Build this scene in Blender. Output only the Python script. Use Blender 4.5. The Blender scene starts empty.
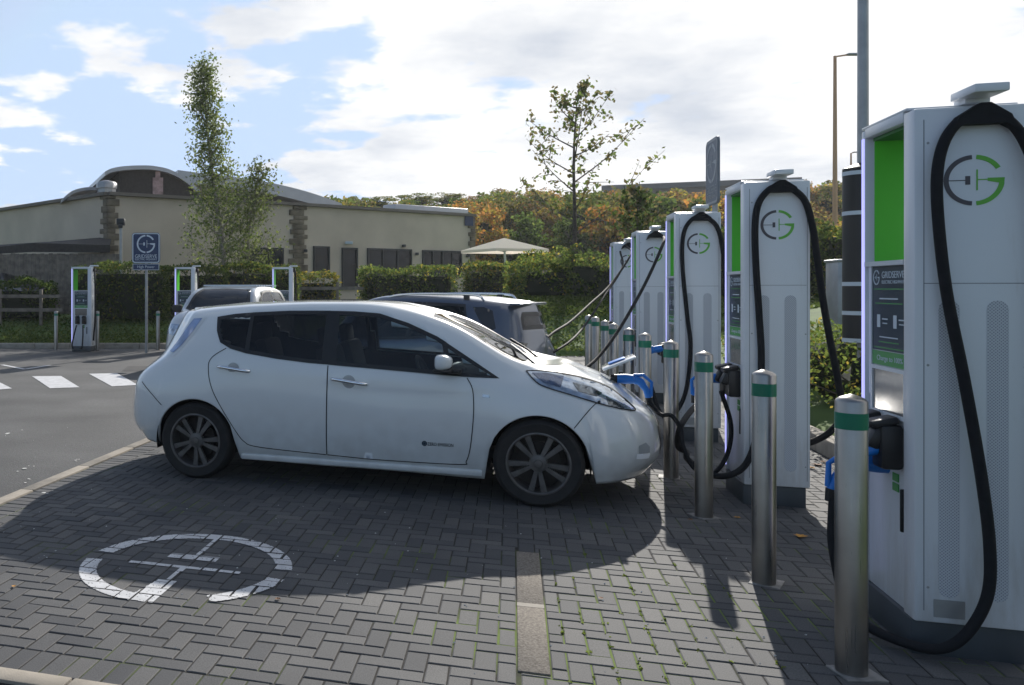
import bpy, bmesh, math, random
import numpy as np
from mathutils import Vector, Matrix
from mathutils.bvhtree import BVHTree
from mathutils.geometry import delaunay_2d_cdt
R = math.radians; PI = math.pi
random.seed(7); rng = np.random.default_rng(7)
scene = bpy.context.scene
COL = scene.collection

# ---------------------------------------------------------------- camera and site frame
CH, F, CX, YH = 1.58, 850.0, 250.0, 288.0
cam = bpy.data.cameras.new('camera'); co = bpy.data.objects.new('camera', cam); COL.objects.link(co)
cam.sensor_width = 36; cam.lens = F/1024*36; cam.shift_x = (512-CX)/1024; cam.shift_y = -(342.5-YH)/1024
cam.clip_start = .05; cam.clip_end = 3000
co.location = (0, 0, CH); co.rotation_euler = (R(90), 0, 0)
scene.camera = co
def G(px, py):                      # ground point under a photo position
    z = F*CH/(py-YH); return ((px-CX)*z/F, z)
def at(px, py, Y):                  # point at distance Y
    return Vector(((px-CX)*Y/F, Y, CH-(py-YH)*Y/F))
BA = R(17.2)
CD = Vector((math.cos(BA), -math.sin(BA), 0))   # u : across the bays towards the chargers
RD = Vector((math.sin(BA), math.cos(BA), 0))    # v : along the charger row
def UV(u, v, z=0): return CD*u + RD*v + Vector((0, 0, z))
def toUV(X, Y): return X*CD.x+Y*CD.y, X*RD.x+Y*RD.y

# ---------------------------------------------------------------- materials
def mat(name, col=(.5, .5, .5), rough=.6, metal=0, emit=None, estr=1, noise=0, nscale=8, bump=0, bscale=60, coat=0, alpha=1, trans=0, ior=1.45, spec=.5, col2=None, detail=6):
    m = bpy.data.materials.new(name); m.use_nodes = True
    nt = m.node_tree; b = nt.nodes['Principled BSDF']
    b.inputs['Base Color'].default_value = (*col, 1); b.inputs['Roughness'].default_value = rough
    b.inputs['Metallic'].default_value = metal; b.inputs['Coat Weight'].default_value = coat
    b.inputs['Coat Roughness'].default_value = .05
    b.inputs['Alpha'].default_value = alpha; b.inputs['Transmission Weight'].default_value = trans
    b.inputs['IOR'].default_value = ior; b.inputs['Specular IOR Level'].default_value = spec
    if emit: b.inputs['Emission Color'].default_value = (*emit, 1); b.inputs['Emission Strength'].default_value = estr
    if noise or col2 or bump:
        tc = nt.nodes.new('ShaderNodeTexCoord')
    if noise or col2:
        n = nt.nodes.new('ShaderNodeTexNoise'); n.inputs['Scale'].default_value = nscale; n.inputs['Detail'].default_value = detail
        nt.links.new(tc.outputs['Object'], n.inputs['Vector'])
        r = nt.nodes.new('ShaderNodeValToRGB'); r.color_ramp.elements[0].position = .3; r.color_ramp.elements[1].position = .7
        a = [max(0, c*(1-noise)) for c in col]; bb = list(col2) if col2 else [min(1, c*(1+noise)) for c in col]
        r.color_ramp.elements[0].color = (*a, 1); r.color_ramp.elements[1].color = (*bb, 1)
        nt.links.new(n.outputs['Fac'], r.inputs['Fac']); nt.links.new(r.outputs['Color'], b.inputs['Base Color'])
    if bump:
        n2 = nt.nodes.new('ShaderNodeTexNoise'); n2.inputs['Scale'].default_value = bscale; n2.inputs['Detail'].default_value = 4
        nt.links.new(tc.outputs['Object'], n2.inputs['Vector'])
        bp = nt.nodes.new('ShaderNodeBump'); bp.inputs['Strength'].default_value = bump; bp.inputs['Distance'].default_value = .01
        nt.links.new(n2.outputs['Fac'], bp.inputs['Height']); nt.links.new(bp.outputs['Normal'], b.inputs['Normal'])
    return m
def leafmat(name, col, tr=.5):
    m = bpy.data.materials.new(name); m.use_nodes = True; nt = m.node_tree
    for n in list(nt.nodes): nt.nodes.remove(n)
    o = nt.nodes.new('ShaderNodeOutputMaterial'); mx = nt.nodes.new('ShaderNodeMixShader')
    d = nt.nodes.new('ShaderNodeBsdfDiffuse'); t = nt.nodes.new('ShaderNodeBsdfTranslucent')
    at_ = nt.nodes.new('ShaderNodeObjectInfo')
    hs = nt.nodes.new('ShaderNodeHueSaturation'); hs.inputs['Color'].default_value = (*col, 1)
    mr = nt.nodes.new('ShaderNodeMapRange'); mr.inputs['To Min'].default_value = .8; mr.inputs['To Max'].default_value = 1.25
    nt.links.new(at_.outputs['Random'], mr.inputs['Value']); nt.links.new(mr.outputs['Result'], hs.inputs['Value'])
    nt.links.new(hs.outputs['Color'], d.inputs['Color']); nt.links.new(hs.outputs['Color'], t.inputs['Color'])
    mx.inputs[0].default_value = tr
    nt.links.new(d.outputs[0], mx.inputs[1]); nt.links.new(t.outputs[0], mx.inputs[2]); nt.links.new(mx.outputs[0], o.inputs[0])
    return m
M = {}
def cabinet_white():
    m = mat('white_steel', (.64, .665, .70), .32, bump=.02, bscale=200); nt = m.node_tree; b = nt.nodes['Principled BSDF']
    tc = nt.nodes.new('ShaderNodeTexCoord'); sp = nt.nodes.new('ShaderNodeSeparateXYZ'); nt.links.new(tc.outputs['Object'], sp.inputs[0])
    n = nt.nodes.new('ShaderNodeTexNoise'); n.inputs['Scale'].default_value = 4; n.inputs['Detail'].default_value = 9; n.inputs['Roughness'].default_value = .7
    mp = nt.nodes.new('ShaderNodeMapping'); mp.inputs['Scale'].default_value = (3, 3, .5); nt.links.new(tc.outputs['Object'], mp.inputs[0]); nt.links.new(mp.outputs[0], n.inputs['Vector'])
    mr = nt.nodes.new('ShaderNodeMapRange'); mr.inputs['From Min'].default_value = .7; mr.inputs['From Max'].default_value = .1; mr.inputs['To Min'].default_value = .0; mr.inputs['To Max'].default_value = .35; nt.links.new(sp.outputs['Z'], mr.inputs['Value'])
    a = nt.nodes.new('ShaderNodeMath'); a.operation = 'ADD'; nt.links.new(n.outputs['Fac'], a.inputs[0]); nt.links.new(mr.outputs[0], a.inputs[1])
    r = nt.nodes.new('ShaderNodeValToRGB'); r.color_ramp.elements[0].position = .62; r.color_ramp.elements[1].position = 1.1 if False else 1.0
    r.color_ramp.elements[0].color = (.64, .665, .70, 1); r.color_ramp.elements[1].color = (.50, .49, .48, 1)
    nt.links.new(a.outputs[0], r.inputs[0]); nt.links.new(r.outputs[0], b.inputs['Base Color']); return m
M['white_steel'] = cabinet_white()
M['charger_grey'] = mat('charger_grey', (.045, .055, .065), .5, noise=.15, nscale=6)
M['seam'] = mat('seam_shadow_gap', (.18, .19, .21), .8)
M['green'] = mat('green_panel', (.09, .56, .04), .35)
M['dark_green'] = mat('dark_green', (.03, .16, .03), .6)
M['led'] = mat('led', (.6, .6, 1), .5, emit=(.46, .46, 1.0), estr=.8)
M['navy'] = mat('navy', (.012, .035, .06), .3)
M['navy_sign'] = mat('navy_sign', (.005, .028, .095), .4, noise=.1, nscale=5)
M['glass_dark'] = mat('glass_dark', (.02, .022, .025), .06, spec=.8)
M['screen'] = mat('screen', (.16, .15, .14), .12, spec=.9, noise=.5, nscale=4)
M['rubber'] = mat('rubber', (.010, .011, .014), .75, noise=.2, nscale=30, spec=.25)
M['black_plastic'] = mat('black_plastic', (.012, .013, .015), .45)
M['blue'] = mat('blue_plastic', (.008, .17, .58), .4)
M['logo_grey'] = mat('logo_grey', (.07, .065, .08), .5)
M['logo_green'] = mat('logo_green', (.12, .42, .05), .5)
M['white_paint'] = mat('white_paint', (.72, .74, .78), .5)
M['sign_white'] = mat('sign_white', (.55, .62, .68), .5)
M['sticker_green'] = mat('sticker_green', (.07, .30, .08), .5)
M['galv'] = mat('galvanised', (.33, .34, .35), .45, metal=.6, noise=.12, nscale=6)
M['concrete'] = mat('concrete', (.30, .27, .23), .9, noise=.22, nscale=7, bump=.25, bscale=120)
M['kerb'] = mat('kerb_stone', (.27, .24, .20), .9, noise=.25, nscale=5, bump=.3, bscale=150)
M['timber'] = mat('dark_timber', (.035, .032, .03), .8, noise=.35, nscale=10)
M['fence_wood'] = mat('fence_wood', (.17, .145, .12), .85, noise=.4, nscale=7)
M['render'] = mat('wall_render', (.55, .47, .375), .95, noise=.1, nscale=.8, bump=.1, bscale=30)
M['render_left'] = mat('wall_render_weathered', (.50, .44, .36), .95, noise=.14, nscale=.6)
M['quoin'] = mat('quoin_stone', (.17, .14, .10), .95, noise=.45, nscale=3, bump=.5, bscale=10)
M['roof_metal'] = mat('roof_metal', (.33, .35, .38), .35, metal=.4, noise=.06, nscale=2)
M['coping'] = mat('coping', (.16, .14, .12), .7)
M['frame_dark'] = mat('frame_dark', (.02, .024, .028), .5)
M['pane'] = mat('pane', (.010, .014, .020), .08, spec=.3, noise=.6, nscale=1.5)
M['bark'] = mat('bark', (.10, .08, .065), .95, noise=.4, nscale=14, bump=.6, bscale=30)
M['birch_bark'] = mat('birch_bark', (.32, .28, .24), .9, noise=.5, nscale=9)
M['soil'] = mat('soil', (.06, .045, .03), 1, noise=.4, nscale=20)
M['tyre'] = mat('tyre', (.012, .012, .013), .75, noise=.3, nscale=20)
M['disc'] = mat('brake_disc', (.02, .018, .018), .6, metal=.5)
M['void'] = mat('dark_lining', (.008, .008, .009), .95)
M['chrome'] = mat('chrome', (.75, .77, .8), .1, metal=1)
M['seat'] = mat('seat_cloth', (.05, .05, .052), .9)
M['dash'] = mat('dash', (.03, .03, .032), .6)
M['stone_sett'] = mat('granite_sett', (.24, .21, .175), .9, noise=.0, nscale=90, col2=(.10, .085, .07), bump=.4, bscale=200, detail=2)
# brushed stainless steel of the bollards
def steel():
    m = mat('stainless_steel', (.46, .445, .43), .27, metal=.95); nt = m.node_tree; b = nt.nodes['Principled BSDF']
    tc = nt.nodes.new('ShaderNodeTexCoord'); mp = nt.nodes.new('ShaderNodeMapping'); mp.inputs['Scale'].default_value = (90, 90, 3)
    n = nt.nodes.new('ShaderNodeTexNoise'); n.inputs['Scale'].default_value = 1; n.inputs['Detail'].default_value = 3
    nt.links.new(tc.outputs['Object'], mp.inputs[0]); nt.links.new(mp.outputs[0], n.inputs['Vector'])
    mr = nt.nodes.new('ShaderNodeMapRange'); mr.inputs['To Min'].default_value = .2; mr.inputs['To Max'].default_value = .42
    nt.links.new(n.outputs['Fac'], mr.inputs['Value']); nt.links.new(mr.outputs[0], b.inputs['Roughness'])
    n2 = nt.nodes.new('ShaderNodeTexNoise'); n2.inputs['Scale'].default_value = 5; n2.inputs['Detail'].default_value = 6
    nt.links.new(tc.outputs['Object'], n2.inputs['Vector'])
    r = nt.nodes.new('ShaderNodeValToRGB'); r.color_ramp.elements[0].color = (.20, .19, .18, 1); r.color_ramp.elements[1].color = (.38, .365, .35, 1)
    nt.links.new(n2.outputs['Fac'], r.inputs[0]); nt.links.new(r.outputs[0], b.inputs['Base Color'])
    return m
M['steel'] = steel()
M['band'] = mat('green_band', (.0, .15, .085), .35, noise=.08, nscale=10)
# perforated sheet
def perf():
    m = mat('perforated_sheet', (.5, .52, .56), .5); nt = m.node_tree; b = nt.nodes['Principled BSDF']
    tc = nt.nodes.new('ShaderNodeTexCoord'); sp = nt.nodes.new('ShaderNodeSeparateXYZ'); nt.links.new(tc.outputs['Object'], sp.inputs[0])
    def s(out, f, ph=0):
        a = nt.nodes.new('ShaderNodeMath'); a.operation = 'MULTIPLY'; a.inputs[1].default_value = f; nt.links.new(out, a.inputs[0])
        c = nt.nodes.new('ShaderNodeMath'); c.operation = 'SINE'; nt.links.new(a.outputs[0], c.inputs[0]); return c.outputs[0]
    k = 2*PI/.013
    a = s(sp.outputs['Y'], k); c = s(sp.outputs['Z'], k)
    mu = nt.nodes.new('ShaderNodeMath'); mu.operation = 'MULTIPLY'; nt.links.new(a, mu.inputs[0]); nt.links.new(c, mu.inputs[1])
    r = nt.nodes.new('ShaderNodeValToRGB'); r.color_ramp.elements[0].position = .15; r.color_ramp.elements[1].position = .45
    r.color_ramp.elements[0].color = (.52, .54, .58, 1); r.color_ramp.elements[1].color = (.24, .26, .30, 1)
    nt.links.new(mu.outputs[0], r.inputs[0]); nt.links.new(r.outputs[0], b.inputs['Base Color'])
    return m
M['perf'] = perf()
# car paint with road dirt
def paint(name, col, rough=.3, metal=.0, dirt=.25, flake=0):
    m = mat(name, col, rough, metal=metal, coat=1.0); nt = m.node_tree; b = nt.nodes['Principled BSDF']
    tc = nt.nodes.new('ShaderNodeTexCoord'); n = nt.nodes.new('ShaderNodeTexNoise'); n.inputs['Scale'].default_value = 2.2; n.inputs['Detail'].default_value = 9; n.inputs['Roughness'].default_value = .65
    nt.links.new(tc.outputs['Object'], n.inputs['Vector'])
    r = nt.nodes.new('ShaderNodeValToRGB'); r.color_ramp.elements[0].position = .42; r.color_ramp.elements[1].position = .75
    d = tuple(c*.8+e*.2 for c, e in zip(col, (.16, .13, .10)))
    r.color_ramp.elements[0].color = (*col, 1); r.color_ramp.elements[1].color = (*[c*(1-dirt)+x*dirt for c, x in zip(col, d)], 1)
    nt.links.new(n.outputs['Fac'], r.inputs[0])
    # splashed dirt on the lower body
    sp = nt.nodes.new('ShaderNodeSeparateXYZ'); nt.links.new(tc.outputs['Object'], sp.inputs[0])
    mr = nt.nodes.new('ShaderNodeMapRange'); mr.inputs['From Min'].default_value = .75; mr.inputs['From Max'].default_value = .15; mr.inputs['To Max'].default_value = 1.5
    nt.links.new(sp.outputs['Z'], mr.inputs['Value'])
    n3 = nt.nodes.new('ShaderNodeTexNoise'); n3.inputs['Scale'].default_value = 9; n3.inputs['Detail'].default_value = 10
    nt.links.new(tc.outputs['Object'], n3.inputs['Vector'])
    mu = nt.nodes.new('ShaderNodeMath'); mu.operation = 'MULTIPLY'; nt.links.new(mr.outputs[0], mu.inputs[0]); nt.links.new(n3.outputs['Fac'], mu.inputs[1])
    m2 = nt.nodes.new('ShaderNodeMath'); m2.operation = 'MULTIPLY'; m2.inputs[1].default_value = dirt*1.6; m2.use_clamp = True; nt.links.new(mu.outputs[0], m2.inputs[0])
    mx = nt.nodes.new('ShaderNodeMix'); mx.data_type = 'RGBA'; nt.links.new(m2.outputs[0], mx.inputs['Factor'])
    nt.links.new(r.outputs[0], mx.inputs[6]); mx.inputs[7].default_value = (.17, .14, .115, 1)
    nt.links.new(mx.outputs[2], b.inputs['Base Color'])
    cr = nt.nodes.new('ShaderNodeMapRange'); cr.inputs['To Min'].default_value = .02; cr.inputs['To Max'].default_value = .13
    nt.links.new(n3.outputs['Fac'], cr.inputs['Value']); nt.links.new(cr.outputs[0], b.inputs['Coat Roughness'])
    return m
M['car_white'] = paint('pearl_white_paint', (.64, .665, .68))
M['car_white_shade'] = mat('shaded_white_paint', (.30, .32, .34), .35, coat=1)  # white body colour darkened for the recesses, their shade put into the paint
M['car_grey'] = paint('slate_paint', (.065, .085, .125), .3, .4)
M['car_silver'] = paint('silver_paint', (.42, .44, .46), .35, .4)
M['car_dark'] = paint('dark_paint', (.03, .035, .05), .35, .2)
def glass(name, col, a):
    m = bpy.data.materials.new(name); m.use_nodes = True; nt = m.node_tree
    for n in list(nt.nodes): nt.nodes.remove(n)
    o = nt.nodes.new('ShaderNodeOutputMaterial'); g = nt.nodes.new('ShaderNodeBsdfGlossy'); g.inputs['Roughness'].default_value = .03
    t = nt.nodes.new('ShaderNodeBsdfTransparent'); t.inputs[0].default_value = (*col, 1)
    f = nt.nodes.new('ShaderNodeFresnel'); f.inputs[0].default_value = 1.5
    mx = nt.nodes.new('ShaderNodeMixShader'); nt.links.new(f.outputs[0], mx.inputs[0]); nt.links.new(t.outputs[0], mx.inputs[1]); nt.links.new(g.outputs[0], mx.inputs[2])
    nt.links.new(mx.outputs[0], o.inputs[0]); return m
M['glass_clear'] = glass('clear_glass', (.78, .86, .88), 0)
M['glass_tint'] = glass('tinted_glass', (.16, .17, .18), 0)
M['lamp_lens'] = mat('lamp_lens', (.30, .36, .44), .08, spec=1, metal=.55, noise=.5, nscale=14, coat=1)
M['lamp_chrome'] = mat('lamp_chrome', (.6, .62, .65), .12, metal=1, bump=.5, bscale=60)
M['lamp_bowl'] = mat('lamp_bowl', (.10, .12, .14), .1, metal=.8, coat=1, noise=.9, nscale=30)
M['lamp_blue'] = mat('lamp_blue', (.07, .10, .17), .12, spec=1, metal=.5, coat=1, noise=.4, nscale=20)
M['tail_lens'] = mat('tail_lens', (.20, .27, .44), .12, spec=.9, coat=1, noise=.35, nscale=12)
M['tail_red'] = mat('tail_red', (.10, .02, .02), .15, coat=1)
M['rim'] = mat('alloy_rim', (.105, .10, .098), .45, metal=.4, noise=.35, nscale=12)

# ---------------------------------------------------------------- object helpers
def tag(o, label=None, cat=None, group=None, kind=None):
    if label: o['label'] = label
    if cat: o['category'] = cat
    if group: o['group'] = group
    if kind: o['kind'] = kind
    return o
def empty(name, loc=(0, 0, 0), rz=0, label=None, cat=None, group=None):
    o = bpy.data.objects.new(name, None); COL.objects.link(o); o.location = loc; o.rotation_euler = (0, 0, rz)
    o.empty_display_size = .1
    return tag(o, label, cat, group)
class MB:
    """collects shapes, then links them as one mesh object"""
    def __init__(s): s.v = []; s.f = []; s.m = []; s.sm = []
    def add(s, vs, fs, mi=0, sm=False):
        k = len(s.v); s.v += [tuple(p) for p in vs]
        for f in fs: s.f.append(tuple(i+k for i in f)); s.m.append(mi); s.sm.append(sm)
    def box(s, c, d, rz=0, bev=0, mi=0, mtx=None):
        bm = bmesh.new(); bmesh.ops.create_cube(bm, size=1)
        bmesh.ops.scale(bm, vec=d, verts=bm.verts)
        if bev: bmesh.ops.bevel(bm, geom=bm.edges[:], offset=bev, segments=2, affect='EDGES', profile=.5)
        m = Matrix.Translation(c) @ Matrix.Rotation(rz, 4, 'Z')
        if mtx is not None: m = m @ mtx
        bm.transform(m); s.bm(bm, mi, bev > 0)
    def bm(s, bm, mi=0, sm=False):
        bm.verts.index_update(); s.add([v.co[:] for v in bm.verts], [[v.index for v in f.verts] for f in bm.faces], mi, sm); bm.free()
    def prism(s, poly, h0, h1, mtx=None, mi=0):     # poly in xy, extruded in z
        n = len(poly); vs = [(x, y, h0) for x, y in poly]+[(x, y, h1) for x, y in poly]
        if mtx is not None: vs = [tuple(mtx @ Vector(p)) for p in vs]
        fs = [tuple(range(n))[::-1], tuple(range(n, 2*n))]+[(i, (i+1) % n, (i+1) % n+n, i+n) for i in range(n)]
        s.add(vs, fs, mi)
    def tube(s, pts, r, seg=10, mi=0, cap=True):
        pts = [Vector(p) for p in pts]; n = len(pts)
        rs = r if isinstance(r, (list, tuple)) else [r]*n
        up = Vector((.13, .31, .94)).normalized(); rings = []
        t0 = (pts[1]-pts[0]).normalized(); nx = t0.cross(up); nx = nx.normalized() if nx.length > 1e-4 else Vector((1, 0, 0))
        for i, p in enumerate(pts):
            t = (pts[min(i+1, n-1)]-pts[max(i-1, 0)]).normalized()
            nx = (nx-t*nx.dot(t)).normalized(); ny = t.cross(nx)
            rings.append([p+(nx*math.cos(a)+ny*math.sin(a))*rs[i] for a in [2*PI*k/seg for k in range(seg)]])
        vs = [q for rg in rings for q in rg]
        fs = [(i*seg+k, i*seg+(k+1) % seg, (i+1)*seg+(k+1) % seg, (i+1)*seg+k) for i in range(n-1) for k in range(seg)]
        if cap: fs += [tuple(range(seg))[::-1], tuple((n-1)*seg+k for k in range(seg))]
        s.add(vs, fs, mi, True)
    def lathe(s, prof, seg=32, mtx=None, mi=0, cap=True):      # prof: (r,z)
        n = len(prof); vs = [(r*math.cos(2*PI*k/seg), r*math.sin(2*PI*k/seg), z) for r, z in prof for k in range(seg)]
        if mtx is not None: vs = [tuple(mtx @ Vector(p)) for p in vs]
        fs = [(i*seg+k, i*seg+(k+1) % seg, (i+1)*seg+(k+1) % seg, (i+1)*seg+k) for i in range(n-1) for k in range(seg)]
        if cap: fs += [tuple(range(seg))[::-1], tuple((n-1)*seg+k for k in range(seg))]
        s.add(vs, fs, mi, True)
    def build(s, name, mats, parent=None, loc=None):
        me = bpy.data.meshes.new(name); me.from_pydata(s.v, [], s.f)
        for m in (mats if isinstance(mats, (list, tuple)) else [mats]): me.materials.append(m)
        me.polygons.foreach_set('material_index', s.m); me.polygons.foreach_set('use_smooth', s.sm)
        me.update()
        if any(s.sm):
            try: me.set_sharp_from_angle(angle=R(40))
            except Exception: pass
        o = bpy.data.objects.new(name, me); COL.objects.link(o)
        if parent: o.parent = parent
        if loc is not None: o.location = loc
        return o
def spline(pts, n=8):
    pts = [Vector(p) for p in pts]; out = []
    P = [pts[0]*2-pts[1]]+pts+[pts[-1]*2-pts[-2]]
    for i in range(1, len(P)-2):
        a, b, c, d = P[i-1:i+3]
        for k in range(n):
            t = k/n
            out.append(.5*((2*b)+(c-a)*t+(2*a-5*b+4*c-d)*t*t+(3*b-a-3*c+d)*t**3))
    out.append(pts[-1]); return out
def copy_tree(o, parent=None):
    c = o.copy(); COL.objects.link(c)
    if parent: c.parent = parent
    for ch in list(o.children): copy_tree(ch, c)
    return c
def text_mesh(txt, size, mtx, name, m, parent=None, ext=.001, width=None):
    cu = bpy.data.curves.new('t', 'FONT'); cu.body = txt; cu.size = size; cu.align_x = 'CENTER'; cu.align_y = 'CENTER'; cu.extrude = ext
    o = bpy.data.objects.new('t', cu); COL.objects.link(o); bpy.context.view_layer.update()
    me = bpy.data.meshes.new_from_object(o.evaluated_get(bpy.context.evaluated_depsgraph_get()))
    bpy.data.objects.remove(o); bpy.data.curves.remove(cu)
    if width:
        xs = [v.co.x for v in me.vertices]; w = max(xs)-min(xs)
        me.transform(Matrix.Scale(width/w, 4, (1, 0, 0)))
    me.transform(mtx); me.name = name; me.materials.clear(); me.materials.append(m)
    ob = bpy.data.objects.new(name, me); COL.objects.link(ob)
    if parent: ob.parent = parent
    return ob
# logo polygons in a unit circle (x right, y up): lists of polygons, dark half first
def arc(a0, a1, r0, r1, n=24):
    A = [R(a0+(a1-a0)*i/n) for i in range(n+1)]
    return [(r1*math.cos(a), r1*math.sin(a)) for a in A]+[(r0*math.cos(a), r0*math.sin(a)) for a in reversed(A)]
def rect(x0, y0, x1, y1): return [(x0, y0), (x1, y0), (x1, y1), (x0, y1)]
LOGO_L = [arc(94, 266, .83, 1.0), rect(-.85, -.015, -.26, .02), rect(-.28, -.17, -.12, .17)]
LOGO_R = [arc(30, 85, .83, 1.0), arc(-85, -8, .83, 1.0), [(.45, -.04), (.98, -.16), (1.0, .08), (.45, .08)], rect(.08, -.4, .13, .42), rect(.12, -.0, .46, .04)]
def logo(mb, polys, mtx, rad, th=.0015, mi=0):
    for p in polys:
        # convex-ish pieces: arcs split into quads
        n = len(p)
        if n > 10:
            h = n//2
            for i in range(h-1): mb.prism([(x*rad, y*rad) for x, y in (p[i], p[i+1], p[n-2-i], p[n-1-i])], 0, th, mtx, mi)
        else: mb.prism([(x*rad, y*rad) for x, y in p], 0, th, mtx, mi)

# ---------------------------------------------------------------- terrain and ground
def sm(t): t = min(1, max(0, t)); return t*t*(3-2*t)
def hgt(X, Y):
    u, v = toUV(X, Y)
    ks = sm((X-4)/3)
    d = max(Y-22.3+2.6*ks, u-2.98)
    h = 0
    if d > 0:
        h = .12+.6*sm(d/(4.5-1.0*ks))
        h += .58*sm((d-1)/4.4)*ks
    far = sm((Y-44)/46)*8.6*sm((X+6-(Y-44)*.05)/14)
    return h+far
def grid_sheet(name, x0, x1, y0, y1, nx, ny, zf, m, cond=None):
    mb = MB(); xs = np.linspace(x0, x1, nx); ys = np.linspace(y0, y1, ny)
    vs = [(x, y, zf(x, y)) for y in ys for x in xs]
    fs = [(j*nx+i, j*nx+i+1, (j+1)*nx+i+1, (j+1)*nx+i) for j in range(ny-1) for i in range(nx-1) if cond is None or cond((xs[i]+xs[i+1])/2, (ys[j]+ys[j+1])/2)]
    mb.add(vs, fs, 0, True); return mb.build(name, m)
def asphalt():
    m = mat('asphalt', (.05, .05, .05), .88); nt = m.node_tree; b = nt.nodes['Principled BSDF']
    tc = nt.nodes.new('ShaderNodeTexCoord')
    n = nt.nodes.new('ShaderNodeTexNoise'); n.inputs['Scale'].default_value = .7; n.inputs['Detail'].default_value = 8
    n2 = nt.nodes.new('ShaderNodeTexVoronoi'); n2.inputs['Scale'].default_value = 75
    n4 = nt.nodes.new('ShaderNodeTexNoise'); n4.inputs['Scale'].default_value = 34; n4.inputs['Detail'].default_value = 3
    for q in (n, n2, n4): nt.links.new(tc.outputs['Object'], q.inputs['Vector'])
    r = nt.nodes.new('ShaderNodeValToRGB'); r.color_ramp.elements[0].position = .3; r.color_ramp.elements[1].position = .72
    r.color_ramp.elements[0].color = (.044, .045, .048, 1); r.color_ramp.elements[1].color = (.092, .090, .090, 1)
    nt.links.new(n.outputs['Fac'], r.inputs[0])
    mx = nt.nodes.new('ShaderNodeMix'); mx.data_type = 'RGBA'; mx.blend_type = 'OVERLAY'; mx.inputs['Factor'].default_value = .7
    nt.links.new(r.outputs[0], mx.inputs[6]); nt.links.new(n4.outputs['Color'], mx.inputs[7])
    hs = nt.nodes.new('ShaderNodeHueSaturation'); hs.inputs['Saturation'].default_value = .25; nt.links.new(mx.outputs[2], hs.inputs['Color'])
    nt.links.new(hs.outputs[0], b.inputs['Base Color'])
    bp = nt.nodes.new('ShaderNodeBump'); bp.inputs['Strength'].default_value = .5; bp.inputs['Distance'].default_value = .006
    nt.links.new(n2.outputs['Distance'], bp.inputs['Height']); nt.links.new(bp.outputs[0], b.inputs['Normal'])
    return m
M['asphalt'] = asphalt()
def grassmat():
    m = mat('grass', (.03, .06, .015), .95); nt = m.node_tree; b = nt.nodes['Principled BSDF']
    tc = nt.nodes.new('ShaderNodeTexCoord'); n = nt.nodes.new('ShaderNodeTexNoise'); n.inputs['Scale'].default_value = 1.1; n.inputs['Detail'].default_value = 10
    nt.links.new(tc.outputs['Object'], n.inputs['Vector'])
    r = nt.nodes.new('ShaderNodeValToRGB'); r.color_ramp.elements[0].position = .3; r.color_ramp.elements[1].position = .7
    r.color_ramp.elements[0].color = (.045, .09, .018, 1); r.color_ramp.elements[1].color = (.10, .16, .035, 1)
    nt.links.new(n.outputs['Fac'], r.inputs[0]); nt.links.new(r.outputs[0], b.inputs['Base Color'])
    return m
M['grass'] = grassmat()
M['hill'] = mat('hill_scrub', (.05, .055, .02), 1, noise=.4, nscale=.3)
tag(grid_sheet('ground', -500, 700, -60, 900, 2, 2, lambda x, y: -.03, M['asphalt']), kind='structure')
tag(grid_sheet('road', -60, 40, -20, 22.4, 2, 2, lambda x, y: -.004, M['asphalt']), kind='structure')
tag(grid_sheet('grass_verge', -60, 44, -6, 46, 209, 105, lambda x, y: hgt(x, y)+.001 if max(y-22.3+2.6*sm((x-4)/3), toUV(x, y)[0]-2.98) > 0 else -.3, M['grass'], lambda x, y: max(y-22.3+2.6*sm((x-4)/3), toUV(x, y)[0]-2.98) > -.6), kind='structure')
tag(grid_sheet('hill', -160, 330, 44, 330, 90, 60, lambda x, y: hgt(x, y), M['hill']), kind='structure')
# far kerb along the verge, and right kerb along the planting bed
mb = MB()
x = -34
while x < 4:
    mb.box((x+.46, 22.3, .035), (.905, .14, .20), bev=.012); x += .915
tag(mb.build('far_kerb', M['concrete']), kind='structure')
mb = MB(); v = 2.2
while v < 20.5:
    p = UV(2.88, v+.45, .05); mb.box(p, (.16, .905, .22), rz=-BA, bev=.02); v += .915
tag(mb.build('bed_kerb', M['concrete']), kind='structure')
# flush kerbs round the bay
mb = MB(); v = 3.07
while v < 19.5:
    p = UV(-3.61, v+.45, -.02); mb.box(p, (.11, .905, .07), rz=-BA, bev=.006); v += .915
u = -9
while u < 2.6:
    p = UV(u+.45, 3.005, -.02); mb.box(p, (.905, .10, .07), rz=-BA, bev=.006); u += .915
tag(mb.build('bay_kerb', M['kerb']), kind='structure')

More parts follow.
